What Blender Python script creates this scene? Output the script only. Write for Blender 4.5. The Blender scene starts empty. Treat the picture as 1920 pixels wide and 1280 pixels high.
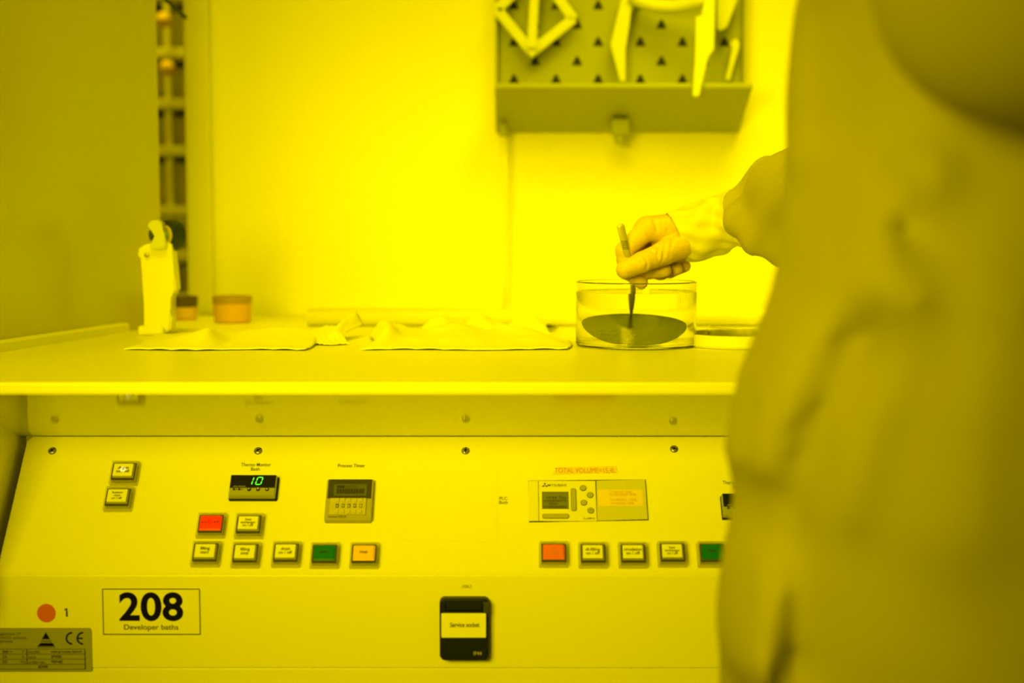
import bpy, bmesh, math, random
import numpy as np
from mathutils import Vector, Matrix
random.seed(7)
SC = bpy.context.scene
COL = SC.collection
PI = math.pi

# ------------------------------------------------------------------ camera
CZ = 1.06                      # lens height above the floor
F = 2667.0
PITCH = math.atan(210.0 / F)
cd = bpy.data.cameras.new('camera')
cd.sensor_width = 36.0
cd.lens = 50.0
cd.dof.use_dof = True
cd.dof.focus_distance = 1.565
cd.dof.aperture_fstop = 2.6
cd.clip_start = 0.02
cam = bpy.data.objects.new('camera', cd)
COL.objects.link(cam)
cam.location = (0, 0, CZ)
cam.rotation_euler = (PI / 2 - PITCH, 0, 0)
SC.camera = cam

# ------------------------------------------------------------------ world, lamps, exposure
YEL = (1.0, 0.78, 0.0)
w = bpy.data.worlds.new('world')
SC.world = w
w.use_nodes = True
w.node_tree.nodes['Background'].inputs[0].default_value = (*YEL, 1)
w.node_tree.nodes['Background'].inputs[1].default_value = 0.06

def area(name, loc, target, sx, sy, power, spread=180):
    l = bpy.data.lights.new(name, 'AREA')
    l.shape = 'RECTANGLE'
    l.size = sx
    l.size_y = sy
    l.energy = power
    l.color = YEL
    l.spread = math.radians(spread)
    o = bpy.data.objects.new(name, l)
    COL.objects.link(o)
    o.location = loc
    o.rotation_euler = (Vector(target) - Vector(loc)).to_track_quat('-Z', 'Y').to_euler()
    return o
area('back_wall_fill', (0.0, 0.95, 2.05), (0.16, 2.33, 1.12), 1.0, 0.3, 2.0, 70)  # unseen fill hung ahead of the hood, aimed to brighten the back wall
area('hood_side_lamp', (0.42, 1.62, 1.95), (0.34, 2.20, 0.98), 0.5, 0.3, 2.0, 70)
area('front_fill', (-0.5, 0.1, 1.25), (0.05, 1.6, 0.9), 0.6, 0.4, 4.3, 70)  # added low fill near the camera, brightens the bench front with a soft falloff
area('ceiling_lamp', (-0.5, 0.9, 2.6), (-0.3, 1.6, 0.9), 0.8, 0.5, 3.8, 80)
area('rack_fill', (-0.75, 2.62, 2.5), (-0.8, 3.15, 1.2), 0.5, 0.2, 20)  # added light to brighten the rack behind the gap
SC.view_settings.view_transform = 'Standard'
SC.view_settings.look = 'None'
SC.view_settings.exposure = 0.0
SC.view_settings.gamma = 1.0
SC.view_settings.use_curve_mapping = False

# ------------------------------------------------------------------ pixel to place helpers
cp, sp = math.cos(PITCH), math.sin(PITCH)
def ray(px, py):
    a = (px - 960) / F
    b = (640 - py) / F
    return Vector((a, cp + b * sp, b * cp - sp))
def P(px, py, d):
    r = ray(px, py)
    return Vector((0, 0, CZ)) + r * (d / r.y)
class Frame:
    """a flat face of the bench: origin, tilt about X; local x right, y up the face, z out of it"""
    def __init__(s, o, ang):
        s.M = Matrix.Translation(o) @ Matrix.Rotation(ang, 4, 'X')
        s.I = s.M.inverted()
    def at(s, px, py, off=0.0):
        o = s.I @ Vector((0, 0, CZ))
        d = s.I.to_3x3() @ ray(px, py)
        t = (off - o.z) / d.z
        q = o + d * t
        return q.x, q.y
H_TOP = 0.139
ZT = CZ - H_TOP                                   # worktop height
SL = Frame((0, 1.5, CZ - 0.219), math.radians(50))        # sloped control panel
LP = Frame((0, 1.396, CZ - 0.343), math.radians(90))      # upright lower panel

# ------------------------------------------------------------------ materials
def mat(name, col, rough=0.5, metal=0.0, spec=0.5, bump=0.0, bscale=200.0, var=0.0, vscale=8.0, trans=0.0,
        ior=1.45, emit=None, estr=0.0, alpha=1.0, sheen=0.0, sss=0.0):
    m = bpy.data.materials.new(name)
    m.use_nodes = True
    nt = m.node_tree
    b = nt.nodes['Principled BSDF']
    b.inputs['Base Color'].default_value = (*col, 1)
    b.inputs['Roughness'].default_value = rough
    b.inputs['Metallic'].default_value = metal
    b.inputs['Specular IOR Level'].default_value = spec
    b.inputs['Transmission Weight'].default_value = trans
    b.inputs['IOR'].default_value = ior
    b.inputs['Alpha'].default_value = alpha
    b.inputs['Sheen Weight'].default_value = sheen
    if emit:
        b.inputs['Emission Color'].default_value = (*emit, 1)
        b.inputs['Emission Strength'].default_value = estr
    tc = nt.nodes.new('ShaderNodeTexCoord')
    if var > 0:
        n = nt.nodes.new('ShaderNodeTexNoise')
        n.inputs['Scale'].default_value = vscale
        n.inputs['Detail'].default_value = 4
        nt.links.new(tc.outputs['Object'], n.inputs['Vector'])
        r = nt.nodes.new('ShaderNodeMix')
        r.data_type = 'RGBA'
        r.inputs[6].default_value = (*[c * (1 - var) for c in col], 1)
        r.inputs[7].default_value = (*[min(1, c * (1 + var)) for c in col], 1)
        nt.links.new(n.outputs['Fac'], r.inputs[0])
        nt.links.new(r.outputs[2], b.inputs['Base Color'])
    if bump > 0:
        n = nt.nodes.new('ShaderNodeTexNoise')
        n.inputs['Scale'].default_value = bscale
        n.inputs['Detail'].default_value = 3
        nt.links.new(tc.outputs['Object'], n.inputs['Vector'])
        bp = nt.nodes.new('ShaderNodeBump')
        bp.inputs['Strength'].default_value = bump
        bp.inputs['Distance'].default_value = 0.002
        nt.links.new(n.outputs['Fac'], bp.inputs['Height'])
        nt.links.new(bp.outputs['Normal'], b.inputs['Normal'])
    return m

M = {}
M['poly'] = mat('white_polypropylene', (.80, .80, .80), .33, var=.02, vscale=3, bump=.03, bscale=60)
M['top'] = mat('white_worktop_plastic', (.82, .82, .82), .38, var=.02, vscale=4, bump=.03, bscale=40)
M['fascia'] = mat('glossy_white_plastic', (.86, .86, .86), .07, var=.02, vscale=3)
M['plate'] = mat('panel_sheet', (.84, .84, .84), .35, var=.015, vscale=5)
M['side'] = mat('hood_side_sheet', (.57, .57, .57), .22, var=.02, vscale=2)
M['wall'] = mat('painted_wall', (.7, .7, .7), .6, bump=.05, bscale=90)
M['floor'] = mat('vinyl_floor', (.5, .5, .5), .35, var=.06, vscale=6)
M['black'] = mat('black_plastic', (.008, .008, .006), .35, spec=.3)
M['socket'] = mat('socket_black', (.008, .011, .006), .4, spec=.3)
M['hinge'] = mat('socket_hinge_grey', (.04, .05, .02), .4)
M['ink'] = mat('black_ink', (.006, .005, .004), .7, spec=.05)
M['ink2'] = mat('faded_ink', (.05, .04, .03), .7, spec=.1)
M['inkor'] = mat('orange_ink', (.62, .25, .1), .6)
M['paper'] = mat('paper_sticker', (.82, .82, .82), .55)
M['tape'] = mat('orange_tape', (.82, .66, .4), .45)
M['olive'] = mat('olive_grey_plastic', (.33, .35, .3), .4)
M['olive2'] = mat('instrument_grey', (.38, .36, .3), .42)
M['olive3'] = mat('thumbwheel_grey', (.52, .49, .45), .4)
M['timerdark'] = mat('timer_dark_face', (.052, .05, .04), .35)
M['lcd'] = mat('lcd_glass', (.17, .19, .12), .25)
M['lcd2'] = mat('lcd_dim', (.10, .115, .07), .3)
M['lcdink'] = mat('lcd_segment', (.035, .035, .02), .4)
M['plc'] = mat('controller_cover', (.77, .77, .67), .4)
M['plc2'] = mat('controller_flap', (.60, .60, .56), .35)
M['pkey'] = mat('controller_key', (.40, .40, .35), .4)
M['cap'] = mat('button_cap_cream', (.82, .84, .6), .45)
M['capred'] = mat('button_cap_red_lit', (.7, .03, .01), .35, emit=(1, .02, .0), estr=.55)
M['capredc'] = mat('lamp_spot_red', (.9, .02, .01), .35, emit=(1, .0, .0), estr=1.6)
M['capwhc'] = mat('lamp_spot_white', (.9, .9, .8), .35, emit=(1, 1, .45), estr=.55)
M['capgr'] = mat('button_cap_green', (.002, .16, .012), .35)
M['capor'] = mat('button_cap_amber', (.95, .55, .05), .35)
M['capor2'] = mat('button_cap_orange', (.85, .16, .05), .35)
M['bezel'] = mat('bezel_bronze', (.085, .08, .055), .25, metal=.2)
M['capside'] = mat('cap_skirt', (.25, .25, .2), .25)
M['dot'] = mat('orange_sticker', (.62, .12, .05), .5)
M['metalplate'] = mat('rating_plate_metal', (.30, .31, .28), .42, metal=.1)
M['steel'] = mat('brushed_steel', (.56, .54, .45), .38, metal=.4)
M['steeldark'] = mat('screw_metal', (.3, .28, .24), .35, metal=.7)
M['led'] = mat('green_led', (.05, .5, .02), .4, emit=(.13, 1.0, .03), estr=1.5)
M['board'] = mat('olive_pegboard', (.31, .34, .2), .5, var=.03, vscale=4)
M['tray'] = mat('olive_drip_tray', (.28, .30, .2), .45, var=.02, vscale=4)
M['hole'] = mat('hole_dark', (.01, .015, .01), .8)
M['peg'] = mat('white_peg_plastic', (.62, .66, .6), .45)
M['cloth'] = mat('cleanroom_wipe', (.86, .86, .86), .9, bump=.2, bscale=500)
M['glove'] = mat('latex_glove', (.70, .53, .3), .42, bump=.5, bscale=140, var=.07, vscale=60)
M['cuff'] = mat('white_glove_cuff', (.70, .68, .5), .42, bump=.35, bscale=70, var=.05, vscale=50)
M['coverall'] = mat('coverall_fabric', (.37, .345, .28), .85, bump=.15, bscale=300)
M['hood'] = mat('hood_fabric', (.37, .345, .28), .85, bump=.15, bscale=300)
M['skin'] = mat('skin', (.65, .42, .32), .5)
M['boot'] = mat('overboot', (.6, .6, .58), .7)
M['mask'] = mat('face_mask', (.7, .72, .75), .8)
M['tub'] = mat('orange_tub', (.74, .44, .08), .5)
M['tubrim'] = mat('tub_rim_brown', (.42, .28, .1), .4)
M['dark'] = mat('dark_bin', (.60, .55, .1), .6)
M['dark2'] = mat('dark_lid', (.10, .07, .03), .5)
M['bar'] = mat('rack_bar', (.68, .66, .6), .5)
M['rubber'] = mat('black_rubber', (.015, .03, .02), .45)
M['tan'] = mat('tan_ring', (.5, .42, .28), .4)
M['green'] = mat('green_hub', (.2, .4, .15), .4)
M['wafer'] = mat('silicon_wafer', (.36, .42, .2), .22, metal=.85)
M['orange'] = mat('orange_cap', (.75, .50, .1), .6)

def glass(name, col, rough, ior):
    m = bpy.data.materials.new(name)
    m.use_nodes = True
    nt = m.node_tree
    nt.nodes.remove(nt.nodes['Principled BSDF'])
    g = nt.nodes.new('ShaderNodeBsdfGlass')
    g.inputs[0].default_value = (*col, 1)
    g.inputs['Roughness'].default_value = rough
    g.inputs['IOR'].default_value = ior
    nt.links.new(g.outputs[0], nt.nodes['Material Output'].inputs[0])
    return m
M['glass'] = glass('clear_glass', (.99, .99, .98), 0, 1.47)
M['water'] = glass('water', (1, 1, 1), 0, 1.33)

def clear_plastic(name, col, alpha):
    m = bpy.data.materials.new(name)
    m.use_nodes = True
    nt = m.node_tree
    b = nt.nodes['Principled BSDF']
    b.inputs['Base Color'].default_value = (*col, 1)
    b.inputs['Roughness'].default_value = .25
    b.inputs['Alpha'].default_value = alpha
    return m
M['guard'] = clear_plastic('clear_button_guard', (.62, .60, .45), .33)
M['film'] = clear_plastic('clear_film', (.84, .83, .8), .35)

# sleeve fabric: woven dark static grid, from the tube's own UVs
def sleeve_mat():
    m = bpy.data.materials.new('grid_sleeve_fabric')
    m.use_nodes = True
    nt = m.node_tree
    b = nt.nodes['Principled BSDF']
    b.inputs['Roughness'].default_value = .85
    uv = nt.nodes.new('ShaderNodeTexCoord')
    sep = nt.nodes.new('ShaderNodeSeparateXYZ')
    nt.links.new(uv.outputs['UV'], sep.inputs[0])
    masks = []
    for ax, n in (('X', 230.0), ('Y', 185.0)):
        mul = nt.nodes.new('ShaderNodeMath'); mul.operation = 'MULTIPLY'; mul.inputs[1].default_value = n
        fr = nt.nodes.new('ShaderNodeMath'); fr.operation = 'FRACT'
        lt = nt.nodes.new('ShaderNodeMath'); lt.operation = 'LESS_THAN'; lt.inputs[1].default_value = .22
        nt.links.new(sep.outputs[ax], mul.inputs[0]); nt.links.new(mul.outputs[0], fr.inputs[0]); nt.links.new(fr.outputs[0], lt.inputs[0])
        masks.append(lt)
    mx = nt.nodes.new('ShaderNodeMath'); mx.operation = 'MAXIMUM'
    nt.links.new(masks[0].outputs[0], mx.inputs[0]); nt.links.new(masks[1].outputs[0], mx.inputs[1])
    mix = nt.nodes.new('ShaderNodeMix'); mix.data_type = 'RGBA'
    mix.inputs[6].default_value = (.46, .43, .35, 1)
    mix.inputs[7].default_value = (.27, .245, .18, 1)
    nt.links.new(mx.outputs[0], mix.inputs[0]); nt.links.new(mix.outputs[2], b.inputs['Base Color'])
    return m
M['sleeve'] = sleeve_mat()

# ------------------------------------------------------------------ object helpers
def tag(o, label=None, cat=None, group=None, kind=None):
    if label: o['label'] = label
    if cat: o['category'] = cat
    if group: o['group'] = group
    if kind: o['kind'] = kind
    return o
def empty(name, loc=(0, 0, 0), mtx=None, parent=None):
    o = bpy.data.objects.new(name, None)
    COL.objects.link(o)
    o.empty_display_size = .05
    if mtx is not None: o.matrix_basis = mtx
    else: o.location = loc
    if parent: o.parent = parent
    return o
def obj(name, bm, m, parent=None, world=True, loc=None, smooth=False):
    """links ONE mesh object; world=True: vertices are in world space, else in the parent's space"""
    if isinstance(bm, bpy.types.Mesh):
        me = bm
    else:
        bmesh.ops.recalc_face_normals(bm, faces=bm.faces[:])
        me = bpy.data.meshes.new(name)
        bm.to_mesh(me)
        bm.free()
    ms = m if isinstance(m, (list, tuple)) else [m]
    for k in ms: me.materials.append(M[k] if isinstance(k, str) else k)
    if smooth:
        for p in me.polygons: p.use_smooth = True
    o = bpy.data.objects.new(name, me)
    COL.objects.link(o)
    if loc is not None: o.location = loc
    if parent:
        o.parent = parent
        if world:
            mw = parent.matrix_basis.copy()
            q = parent.parent
            while q:
                mw = q.matrix_basis @ mw
                q = q.parent
            o.matrix_parent_inverse = mw.inverted()
    return o
def B(): return bmesh.new()
def bx(bm, x0, x1, y0, y1, z0, z1, bev=0.0, seg=2, mi=0):
    v = [bm.verts.new(c) for c in ((x0,y0,z0),(x1,y0,z0),(x1,y1,z0),(x0,y1,z0),(x0,y0,z1),(x1,y0,z1),(x1,y1,z1),(x0,y1,z1))]
    fs = [bm.faces.new([v[i] for i in f]) for f in ((3,2,1,0),(4,5,6,7),(0,1,5,4),(1,2,6,5),(2,3,7,6),(3,0,4,7))]
    for f in fs: f.material_index = mi
    if bev > 0:
        es = list({e for f in fs for e in f.edges})
        bmesh.ops.bevel(bm, geom=es, offset=bev, segments=seg, affect='EDGES', profile=.5)
def prism_x(bm, pts, x0, x1, bev=0.0, seg=3):
    """polygon of (y,z) points extruded along x"""
    a = [bm.verts.new((x0, y, z)) for y, z in pts]
    b = [bm.verts.new((x1, y, z)) for y, z in pts]
    n = len(pts)
    fs = [bm.faces.new(a), bm.faces.new(b[::-1])]
    for i in range(n): fs.append(bm.faces.new([a[i], b[i], b[(i+1) % n], a[(i+1) % n]]))
    if bev > 0:
        es = list({e for f in fs for e in f.edges})
        bmesh.ops.bevel(bm, geom=es, offset=bev, segments=seg, affect='EDGES')
def slab(bm, pts, vec, bev=0.0):
    """3-D polygon pushed along vec"""
    vec = Vector(vec)
    a = [bm.verts.new(p) for p in pts]
    b = [bm.verts.new(Vector(p) + vec) for p in pts]
    n = len(pts)
    fs = [bm.faces.new(a), bm.faces.new(b[::-1])]
    for i in range(n): fs.append(bm.faces.new([a[i], b[i], b[(i+1) % n], a[(i+1) % n]]))
    if bev > 0:
        es = list({e for f in fs for e in f.edges})
        bmesh.ops.bevel(bm, geom=es, offset=bev, segments=2, affect='EDGES')
def rring(w, h, r, n=5):
    r = max(min(r, w/2 - 1e-5, h/2 - 1e-5), 1e-5)
    out = []
    for cx, cy, a0 in ((w/2-r, h/2-r, 0), (-w/2+r, h/2-r, 90), (-w/2+r, -h/2+r, 180), (w/2-r, -h/2+r, 270)):
        for k in range(n + 1):
            a = math.radians(a0 + 90 * k / n)
            out.append((cx + r * math.cos(a), cy + r * math.sin(a)))
    return out
def rloft(bm, w, h, r, prof, cx=0, cy=0, closed=False, mi=0, n=5, shift=None):
    """rounded rectangle lofted through (inset, z) pairs; closed=True gives a frame with a hole"""
    rings = []
    for k, (ins, z) in enumerate(prof):
        sx, sy = (shift[k] if shift else (0, 0))
        rings.append([bm.verts.new((cx + x + sx, cy + y + sy, z)) for x, y in rring(w - 2*ins, h - 2*ins, r - ins if r - ins > .0002 else .0002, n)])
    m = len(rings[0])
    pairs = list(zip(rings, rings[1:])) + ([(rings[-1], rings[0])] if closed else [])
    for a, b in pairs:
        for i in range(m):
            f = bm.faces.new([a[i], a[(i+1) % m], b[(i+1) % m], b[i]]); f.material_index = mi
    if not closed:
        f = bm.faces.new(rings[0][::-1]); f.material_index = mi
        f = bm.faces.new(rings[-1]); f.material_index = mi
def lathe(bm, prof, c=(0, 0, 0), n=48, axis='Z', mtx=None, mi=0):
    """prof of (r, z); r=0 ends close to a point"""
    c = Vector(c)
    rows = []
    fine = [prof[0]]
    for p, q in zip(prof, prof[1:]):       # holding loops keep long walls flat under smooth shading
        L = math.hypot(q[0]-p[0], q[1]-p[1])
        e = min(.0004, L*.2)
        if L > .002:
            fine += [(p[0]+(q[0]-p[0])*e/L, p[1]+(q[1]-p[1])*e/L), (q[0]-(q[0]-p[0])*e/L, q[1]-(q[1]-p[1])*e/L)]
        fine.append(q)
    for r, z in fine:
        if r < 1e-7: rows.append([Vector((0, 0, z))])
        else: rows.append([Vector((r*math.cos(2*PI*i/n), r*math.sin(2*PI*i/n), z)) for i in range(n)])
    def tr(v):
        if mtx is not None: return mtx @ v
        if axis == 'Y': v = Vector((v.x, -v.z, v.y))
        if axis == 'X': v = Vector((v.z, v.x, v.y))
        return v + c
    rows = [[bm.verts.new(tr(v)) for v in row] for row in rows]
    for a, b in zip(rows, rows[1:]):
        for i in range(n):
            j = (i + 1) % n
            if len(a) == 1 and len(b) == 1: continue
            if len(a) == 1: f = bm.faces.new([a[0], b[i], b[j]])
            elif len(b) == 1: f = bm.faces.new([a[i], a[j], b[0]])
            else: f = bm.faces.new([a[i], a[j], b[j], b[i]])
            f.material_index = mi
def tube(bm, pts, rad, n=12, flat=None):
    """swept tube; rad scalar or list; flat = (vector, factor) squashes the section along vector"""
    pts = [Vector(p) for p in pts]
    rads = rad if isinstance(rad, (list, tuple)) else [rad] * len(pts)
    prev = None
    rings = []
    for i, p in enumerate(pts):
        t = (pts[min(i+1, len(pts)-1)] - pts[max(i-1, 0)]).normalized()
        if prev is None:
            u = t.orthogonal().normalized()
        else:
            u = (prev - t * prev.dot(t)).normalized()
        prev = u
        v = t.cross(u)
        ring = []
        for k in range(n):
            a = 2 * PI * k / n
            off = (u * math.cos(a) + v * math.sin(a)) * rads[i]
            if flat: off = off - Vector(flat[0]) * off.dot(Vector(flat[0])) * (1 - flat[1])
            ring.append(bm.verts.new(p + off))
        rings.append(ring)
    for a, b in zip(rings, rings[1:]):
        for k in range(n): bm.faces.new([a[k], a[(k+1) % n], b[(k+1) % n], b[k]])
    bm.faces.new(rings[0][::-1]); bm.faces.new(rings[-1])

def text_mesh(s, bold=0.0, spacing=1.0):
    cu = bpy.data.curves.new('lettering', 'FONT')
    cu.body = s
    cu.size = 1.0
    cu.offset = bold
    cu.space_character = spacing
    cu.extrude = 0.0
    cu.resolution_u = 6
    t = bpy.data.objects.new('lettering_source', cu)
    COL.objects.link(t)
    dg = bpy.context.evaluated_depsgraph_get()
    me = bpy.data.meshes.new_from_object(t.evaluated_get(dg))
    co = np.array([v.co[:] for v in me.vertices])
    faces = [list(p.vertices) for p in me.polygons]
    bpy.data.objects.remove(t); bpy.data.curves.remove(cu); bpy.data.meshes.remove(me)
    return co, faces
def add_text(bm, s, x0, y0, x1, y1, z, bold=0.0, spacing=1.0, keep=False, shear=0.0, mi=0):
    """lettering whose outline box is fitted into x0..x1, y0..y1 at height z"""
    co, faces = text_mesh(s, bold, spacing)
    mn, mxx = co.min(0), co.max(0)
    sx = (x1 - x0) / (mxx[0] - mn[0])
    sy = (y1 - y0) / (mxx[1] - mn[1])
    if keep: sx = sy = min(sx, sy)
    vs = []
    for c in co:
        x = (c[0] - (mn[0] + mxx[0]) / 2) * sx
        y = (c[1] - (mn[1] + mxx[1]) / 2) * sy
        vs.append(bm.verts.new(((x0 + x1) / 2 + x + shear * y, (y0 + y1) / 2 + y, z)))
    for f in faces:
        try:
            ff = bm.faces.new([vs[i] for i in f]); ff.material_index = mi
        except ValueError: pass
def add_line(bm, s, cx, base, em, z, bold=0.0, maxw=1.0):
    """one line of lettering at its natural proportions, centred on cx"""
    co, faces = text_mesh(s, bold)
    wd = (co[:, 0].max() - co[:, 0].min()) * em
    k = em * min(1, maxw / wd)
    mid = (co[:, 0].max() + co[:, 0].min()) / 2
    vs = [bm.verts.new((cx + (c[0] - mid) * k, base + c[1] * em, z)) for c in co]
    for f in faces:
        try: bm.faces.new([vs[i] for i in f])
        except ValueError: pass
def text_px(bm, fr, s, px0, py0, px1, py1, off=.0012, **k):
    a = fr.at((px0), (py1), off); b = fr.at(px1, py1, off); c = fr.at(px0, py0, off); d = fr.at(px1, py0, off)
    add_text(bm, s, (a[0] + c[0]) / 2, (a[1] + b[1]) / 2, (b[0] + d[0]) / 2, (c[1] + d[1]) / 2, off, **k)

# smooth distance-field bodies -> one continuous skin
def surface_nets(fn, lo, hi, h):
    lo = np.array(lo, float); hi = np.array(hi, float)
    n = np.ceil((hi - lo) / h).astype(int) + 1
    xs = [lo[i] + h * np.arange(n[i]) for i in range(3)]
    X, Y, Z = np.meshgrid(*xs, indexing='ij')
    V = fn(X, Y, Z)
    ins = V < 0
    acc = np.zeros(tuple(n - 1) + (3,)); cnt = np.zeros(tuple(n - 1))
    corners = [(i, j, k) for i in (0, 1) for j in (0, 1) for k in (0, 1)]
    def sl(a, c): return a[c[0]:a.shape[0]-1+c[0], c[1]:a.shape[1]-1+c[1], c[2]:a.shape[2]-1+c[2]]
    for a in corners:
        for ax in range(3):
            if a[ax] == 1: continue
            b = list(a); b[ax] = 1; b = tuple(b)
            va, vb = sl(V, a), sl(V, b)
            cr = (va < 0) != (vb < 0)
            t = np.where(cr, va / np.where(cr, va - vb, 1), 0)
            for q in range(3):
                acc[..., q] += cr * (a[q] + (t if q == ax else 0))
            cnt += cr
    act = cnt > 0
    idx = -np.ones(act.shape, int)
    idx[act] = np.arange(act.sum())
    base = np.argwhere(act)
    pos = lo + (base + acc[act] / cnt[act][:, None]) * h
    faces = []
    for ax in range(3):
        o1, o2 = [q for q in range(3) if q != ax]
        s0 = [slice(None)] * 3; s1 = [slice(None)] * 3
        s0[ax] = slice(0, -1); s1[ax] = slice(1, None)
        c = ins[tuple(s0)] != ins[tuple(s1)]
        e = np.argwhere(c)
        e = e[(e[:, o1] > 0) & (e[:, o2] > 0) & (e[:, o1] < n[o1]-1) & (e[:, o2] < n[o2]-1)]
        q = []
        for d1, d2 in ((0, 0), (1, 0), (1, 1), (0, 1)):
            g = e.copy(); g[:, o1] -= d1; g[:, o2] -= d2
            q.append(idx[g[:, 0], g[:, 1], g[:, 2]])
        q = np.stack(q, 1)
        fl = ins[e[:, 0], e[:, 1], e[:, 2]]
        if ax == 1: fl = ~fl
        q[~fl] = q[~fl][:, ::-1]
        faces.append(q)
    f = np.concatenate(faces)
    me = bpy.data.meshes.new('skin')
    me.from_pydata(pos.tolist(), [], f.tolist())
    me.update()
    for p in me.polygons: p.use_smooth = True
    return me
def cap_d(X, Y, Z, a, b, ra, rb):
    a = np.array(a); b = np.array(b)
    d = b - a; L = max(d @ d, 1e-12)
    t = np.clip(((X-a[0])*d[0] + (Y-a[1])*d[1] + (Z-a[2])*d[2]) / L, 0, 1)
    return np.sqrt((X-a[0]-t*d[0])**2 + (Y-a[1]-t*d[1])**2 + (Z-a[2]-t*d[2])**2) - (ra + (rb-ra)*t)
def smin(a, b, k):
    h = np.clip(.5 + .5*(b-a)/k, 0, 1)
    return b + (a-b)*h - k*h*(1-h)
def ell_d(X, Y, Z, c, r):
    q = np.sqrt(((X-c[0])/r[0])**2 + ((Y-c[1])/r[1])**2 + ((Z-c[2])/r[2])**2)
    return (q - 1) * min(r)

# ================================================================== SETTING
b = B(); bx(b, -4, 4, -2.5, 5.2, -.05, 0); tag(obj('floor', b, 'floor'), kind='structure')
b = B(); bx(b, -4, 4, 5.0, 5.1, 0, 2.8); tag(obj('wall_back', b, 'wall'), kind='structure')
b = B(); bx(b, -3.1, -3.0, -2.5, 5.0, 0, 2.8); tag(obj('wall_left', b, 'wall'), kind='structure')

b = B(); bx(b, -4, 4, -2.5, 5.2, 2.8, 2.85); tag(obj('ceiling', b, 'wall'), kind='structure')

# ================================================================== WET BENCH
bench = empty('wet_bench', (0, 1.9, 0))
tag(bench, 'long white wet process bench with overhanging worktop, back wall and side wall', 'bench')
XL, XR = -.95, 1.35
b = B()
prism_x(b, [(1.287, ZT), (1.287, ZT - .0108), (2.36, ZT - .0108), (2.36, ZT)], XL, XR, .0018, 3)
obj('worktop', b, 'top', bench)
b = B()      # sloping glossy underside between ledge and control panel
prism_x(b, [(1.300, ZT - .0112), (1.5, CZ - .219), (1.5, CZ - .213), (1.312, ZT - .0112)], -.53, XR)
obj('fascia', b, 'fascia', bench)
b = B()      # cheek at the left end of the recess
prism_x(b, [(1.294, ZT - .012), (1.52, ZT - .012), (1.52, CZ - .36), (1.396, CZ - .3445), (1.30, CZ - .3445)], -.545, -.5235)
obj('side_cheek', b, 'fascia', bench)
b = B(); bx(b, XL, -.5455, 1.302, 1.52, CZ - .3425, ZT - .0112, .001)
obj('end_cover', b, 'poly', bench)
b = B()
za, zb = CZ - .3435, CZ - .4385
bx(b, XL, XR, 1.396, 1.406, zb, za, .0012)
obj('lower_panel', b, 'poly', bench)
b = B(); bx(b, XL, XR, 1.397, 1.407, .10, zb - .0003, .0007)
obj('door_panel', b, 'poly', bench)
b = B(); bx(b, XL, XR, 1.41, 2.35, .10, .70); bx(b, XL, XR, 1.46, 2.35, 0, .10)
obj('cabinet_body', b, 'poly', bench)
b = B(); bx(b, -.529, XR, 2.33, 2.345, ZT, 2.1, .001)
obj('hood_back_wall', b, 'poly', bench)
b = B(); bx(b, -.5285, -.487, 2.316, 2.3295, ZT, 2.1, .004)
bx(b, -.496, -.4905, 2.3135, 2.317, 1.075, 1.245, .001)
obj('corner_trim', b, 'poly', bench)
# splayed side wall and the kerb strip at its foot
def sx_at(y): return -.592 + (y - 1.612) * .182
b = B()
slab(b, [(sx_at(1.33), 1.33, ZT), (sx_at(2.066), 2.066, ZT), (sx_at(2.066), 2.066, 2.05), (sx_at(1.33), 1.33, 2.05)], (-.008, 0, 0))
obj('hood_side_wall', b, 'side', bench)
b = B()
slab(b, [(sx_at(1.33) + .0005, 1.33, ZT), (sx_at(1.33) + .014, 1.33, ZT), (sx_at(1.33) + .014, 1.33, ZT + .010), (sx_at(1.33) + .010, 1.33, ZT + .0127), (sx_at(1.33) + .0005, 1.33, ZT + .0127)],
     (.182 * .60, .60, 0))
obj('kerb_strip', b, 'top', bench)
b = B()      # low rounded upstand along the rear of the worktop
prism_x(b, [(2.05 + .014*math.cos(a), ZT + .013 + .013*math.sin(a)) for a in [2*PI*i/16 for i in range(16)]], -.295, XR)
obj('rear_rail', b, 'poly', bench, smooth=True)
# round dark disc on the side wall (left edge of frame)
pp = P(8, 438, 1.60)
b = B(); lathe(b, [(0, .004), (.014, .004), (.0165, .0025), (.0175, 0), (0, 0)], c=(sx_at(1.60) + .0005, 1.60, pp.z), axis='X', n=32)
obj('dark_disc', b, 'board', bench, smooth=True)

# ---- things fixed to the lower panel (parts of the bench, in its own upright frame)
def on_lp(name, bm, m, x=0, y=0, z=0, parent=None, smooth=False):
    if parent is not None:
        o = obj(name, bm, m, parent, world=False, smooth=smooth)
    else:
        o = obj(name, bm, m, bench, world=False, smooth=smooth)
        o.matrix_local = Matrix.Translation((0, -1.9, 0)) @ LP.M @ Matrix.Translation((x, y, z))
    return o
# sign 208
c0 = LP.at(284, 1146)
def lpr(px0, py0, px1, py1, off=0):
    a = LP.at(px0, py1, off); c = LP.at(px1, py0, off)
    return a[0], a[1], c[0], c[1]
x0, y0, x1, y1 = lpr(193.5, 1103, 375, 1189.5)
W, Hh = x1 - x0, y1 - y0
cx, cy = (x0+x1)/2, (y0+y1)/2
b = B(); rloft(b, W + .001, Hh + .001, .0005, [(0, 0.0), (0, .0004)])
sign = on_lp('number_sign', b, 'poly', cx, cy)
tag(sign, 'number plate reading 208 Developer baths in a thin black frame')
b = B(); rloft(b, W, Hh, .0004, [(0, .0004), (0, .0006), (.0009, .0006), (.0009, .0004)], closed=True)
on_lp('frame_line', b, 'ink', parent=sign)
b = B()
q = lpr(224, 1109.5, 343, 1164)
add_text(b, '208', q[0]-cx, q[1]-cy, q[2]-cx, q[3]-cy, .0007, bold=.028, spacing=1.03)
on_lp('number', b, 'ink', parent=sign)
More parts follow.
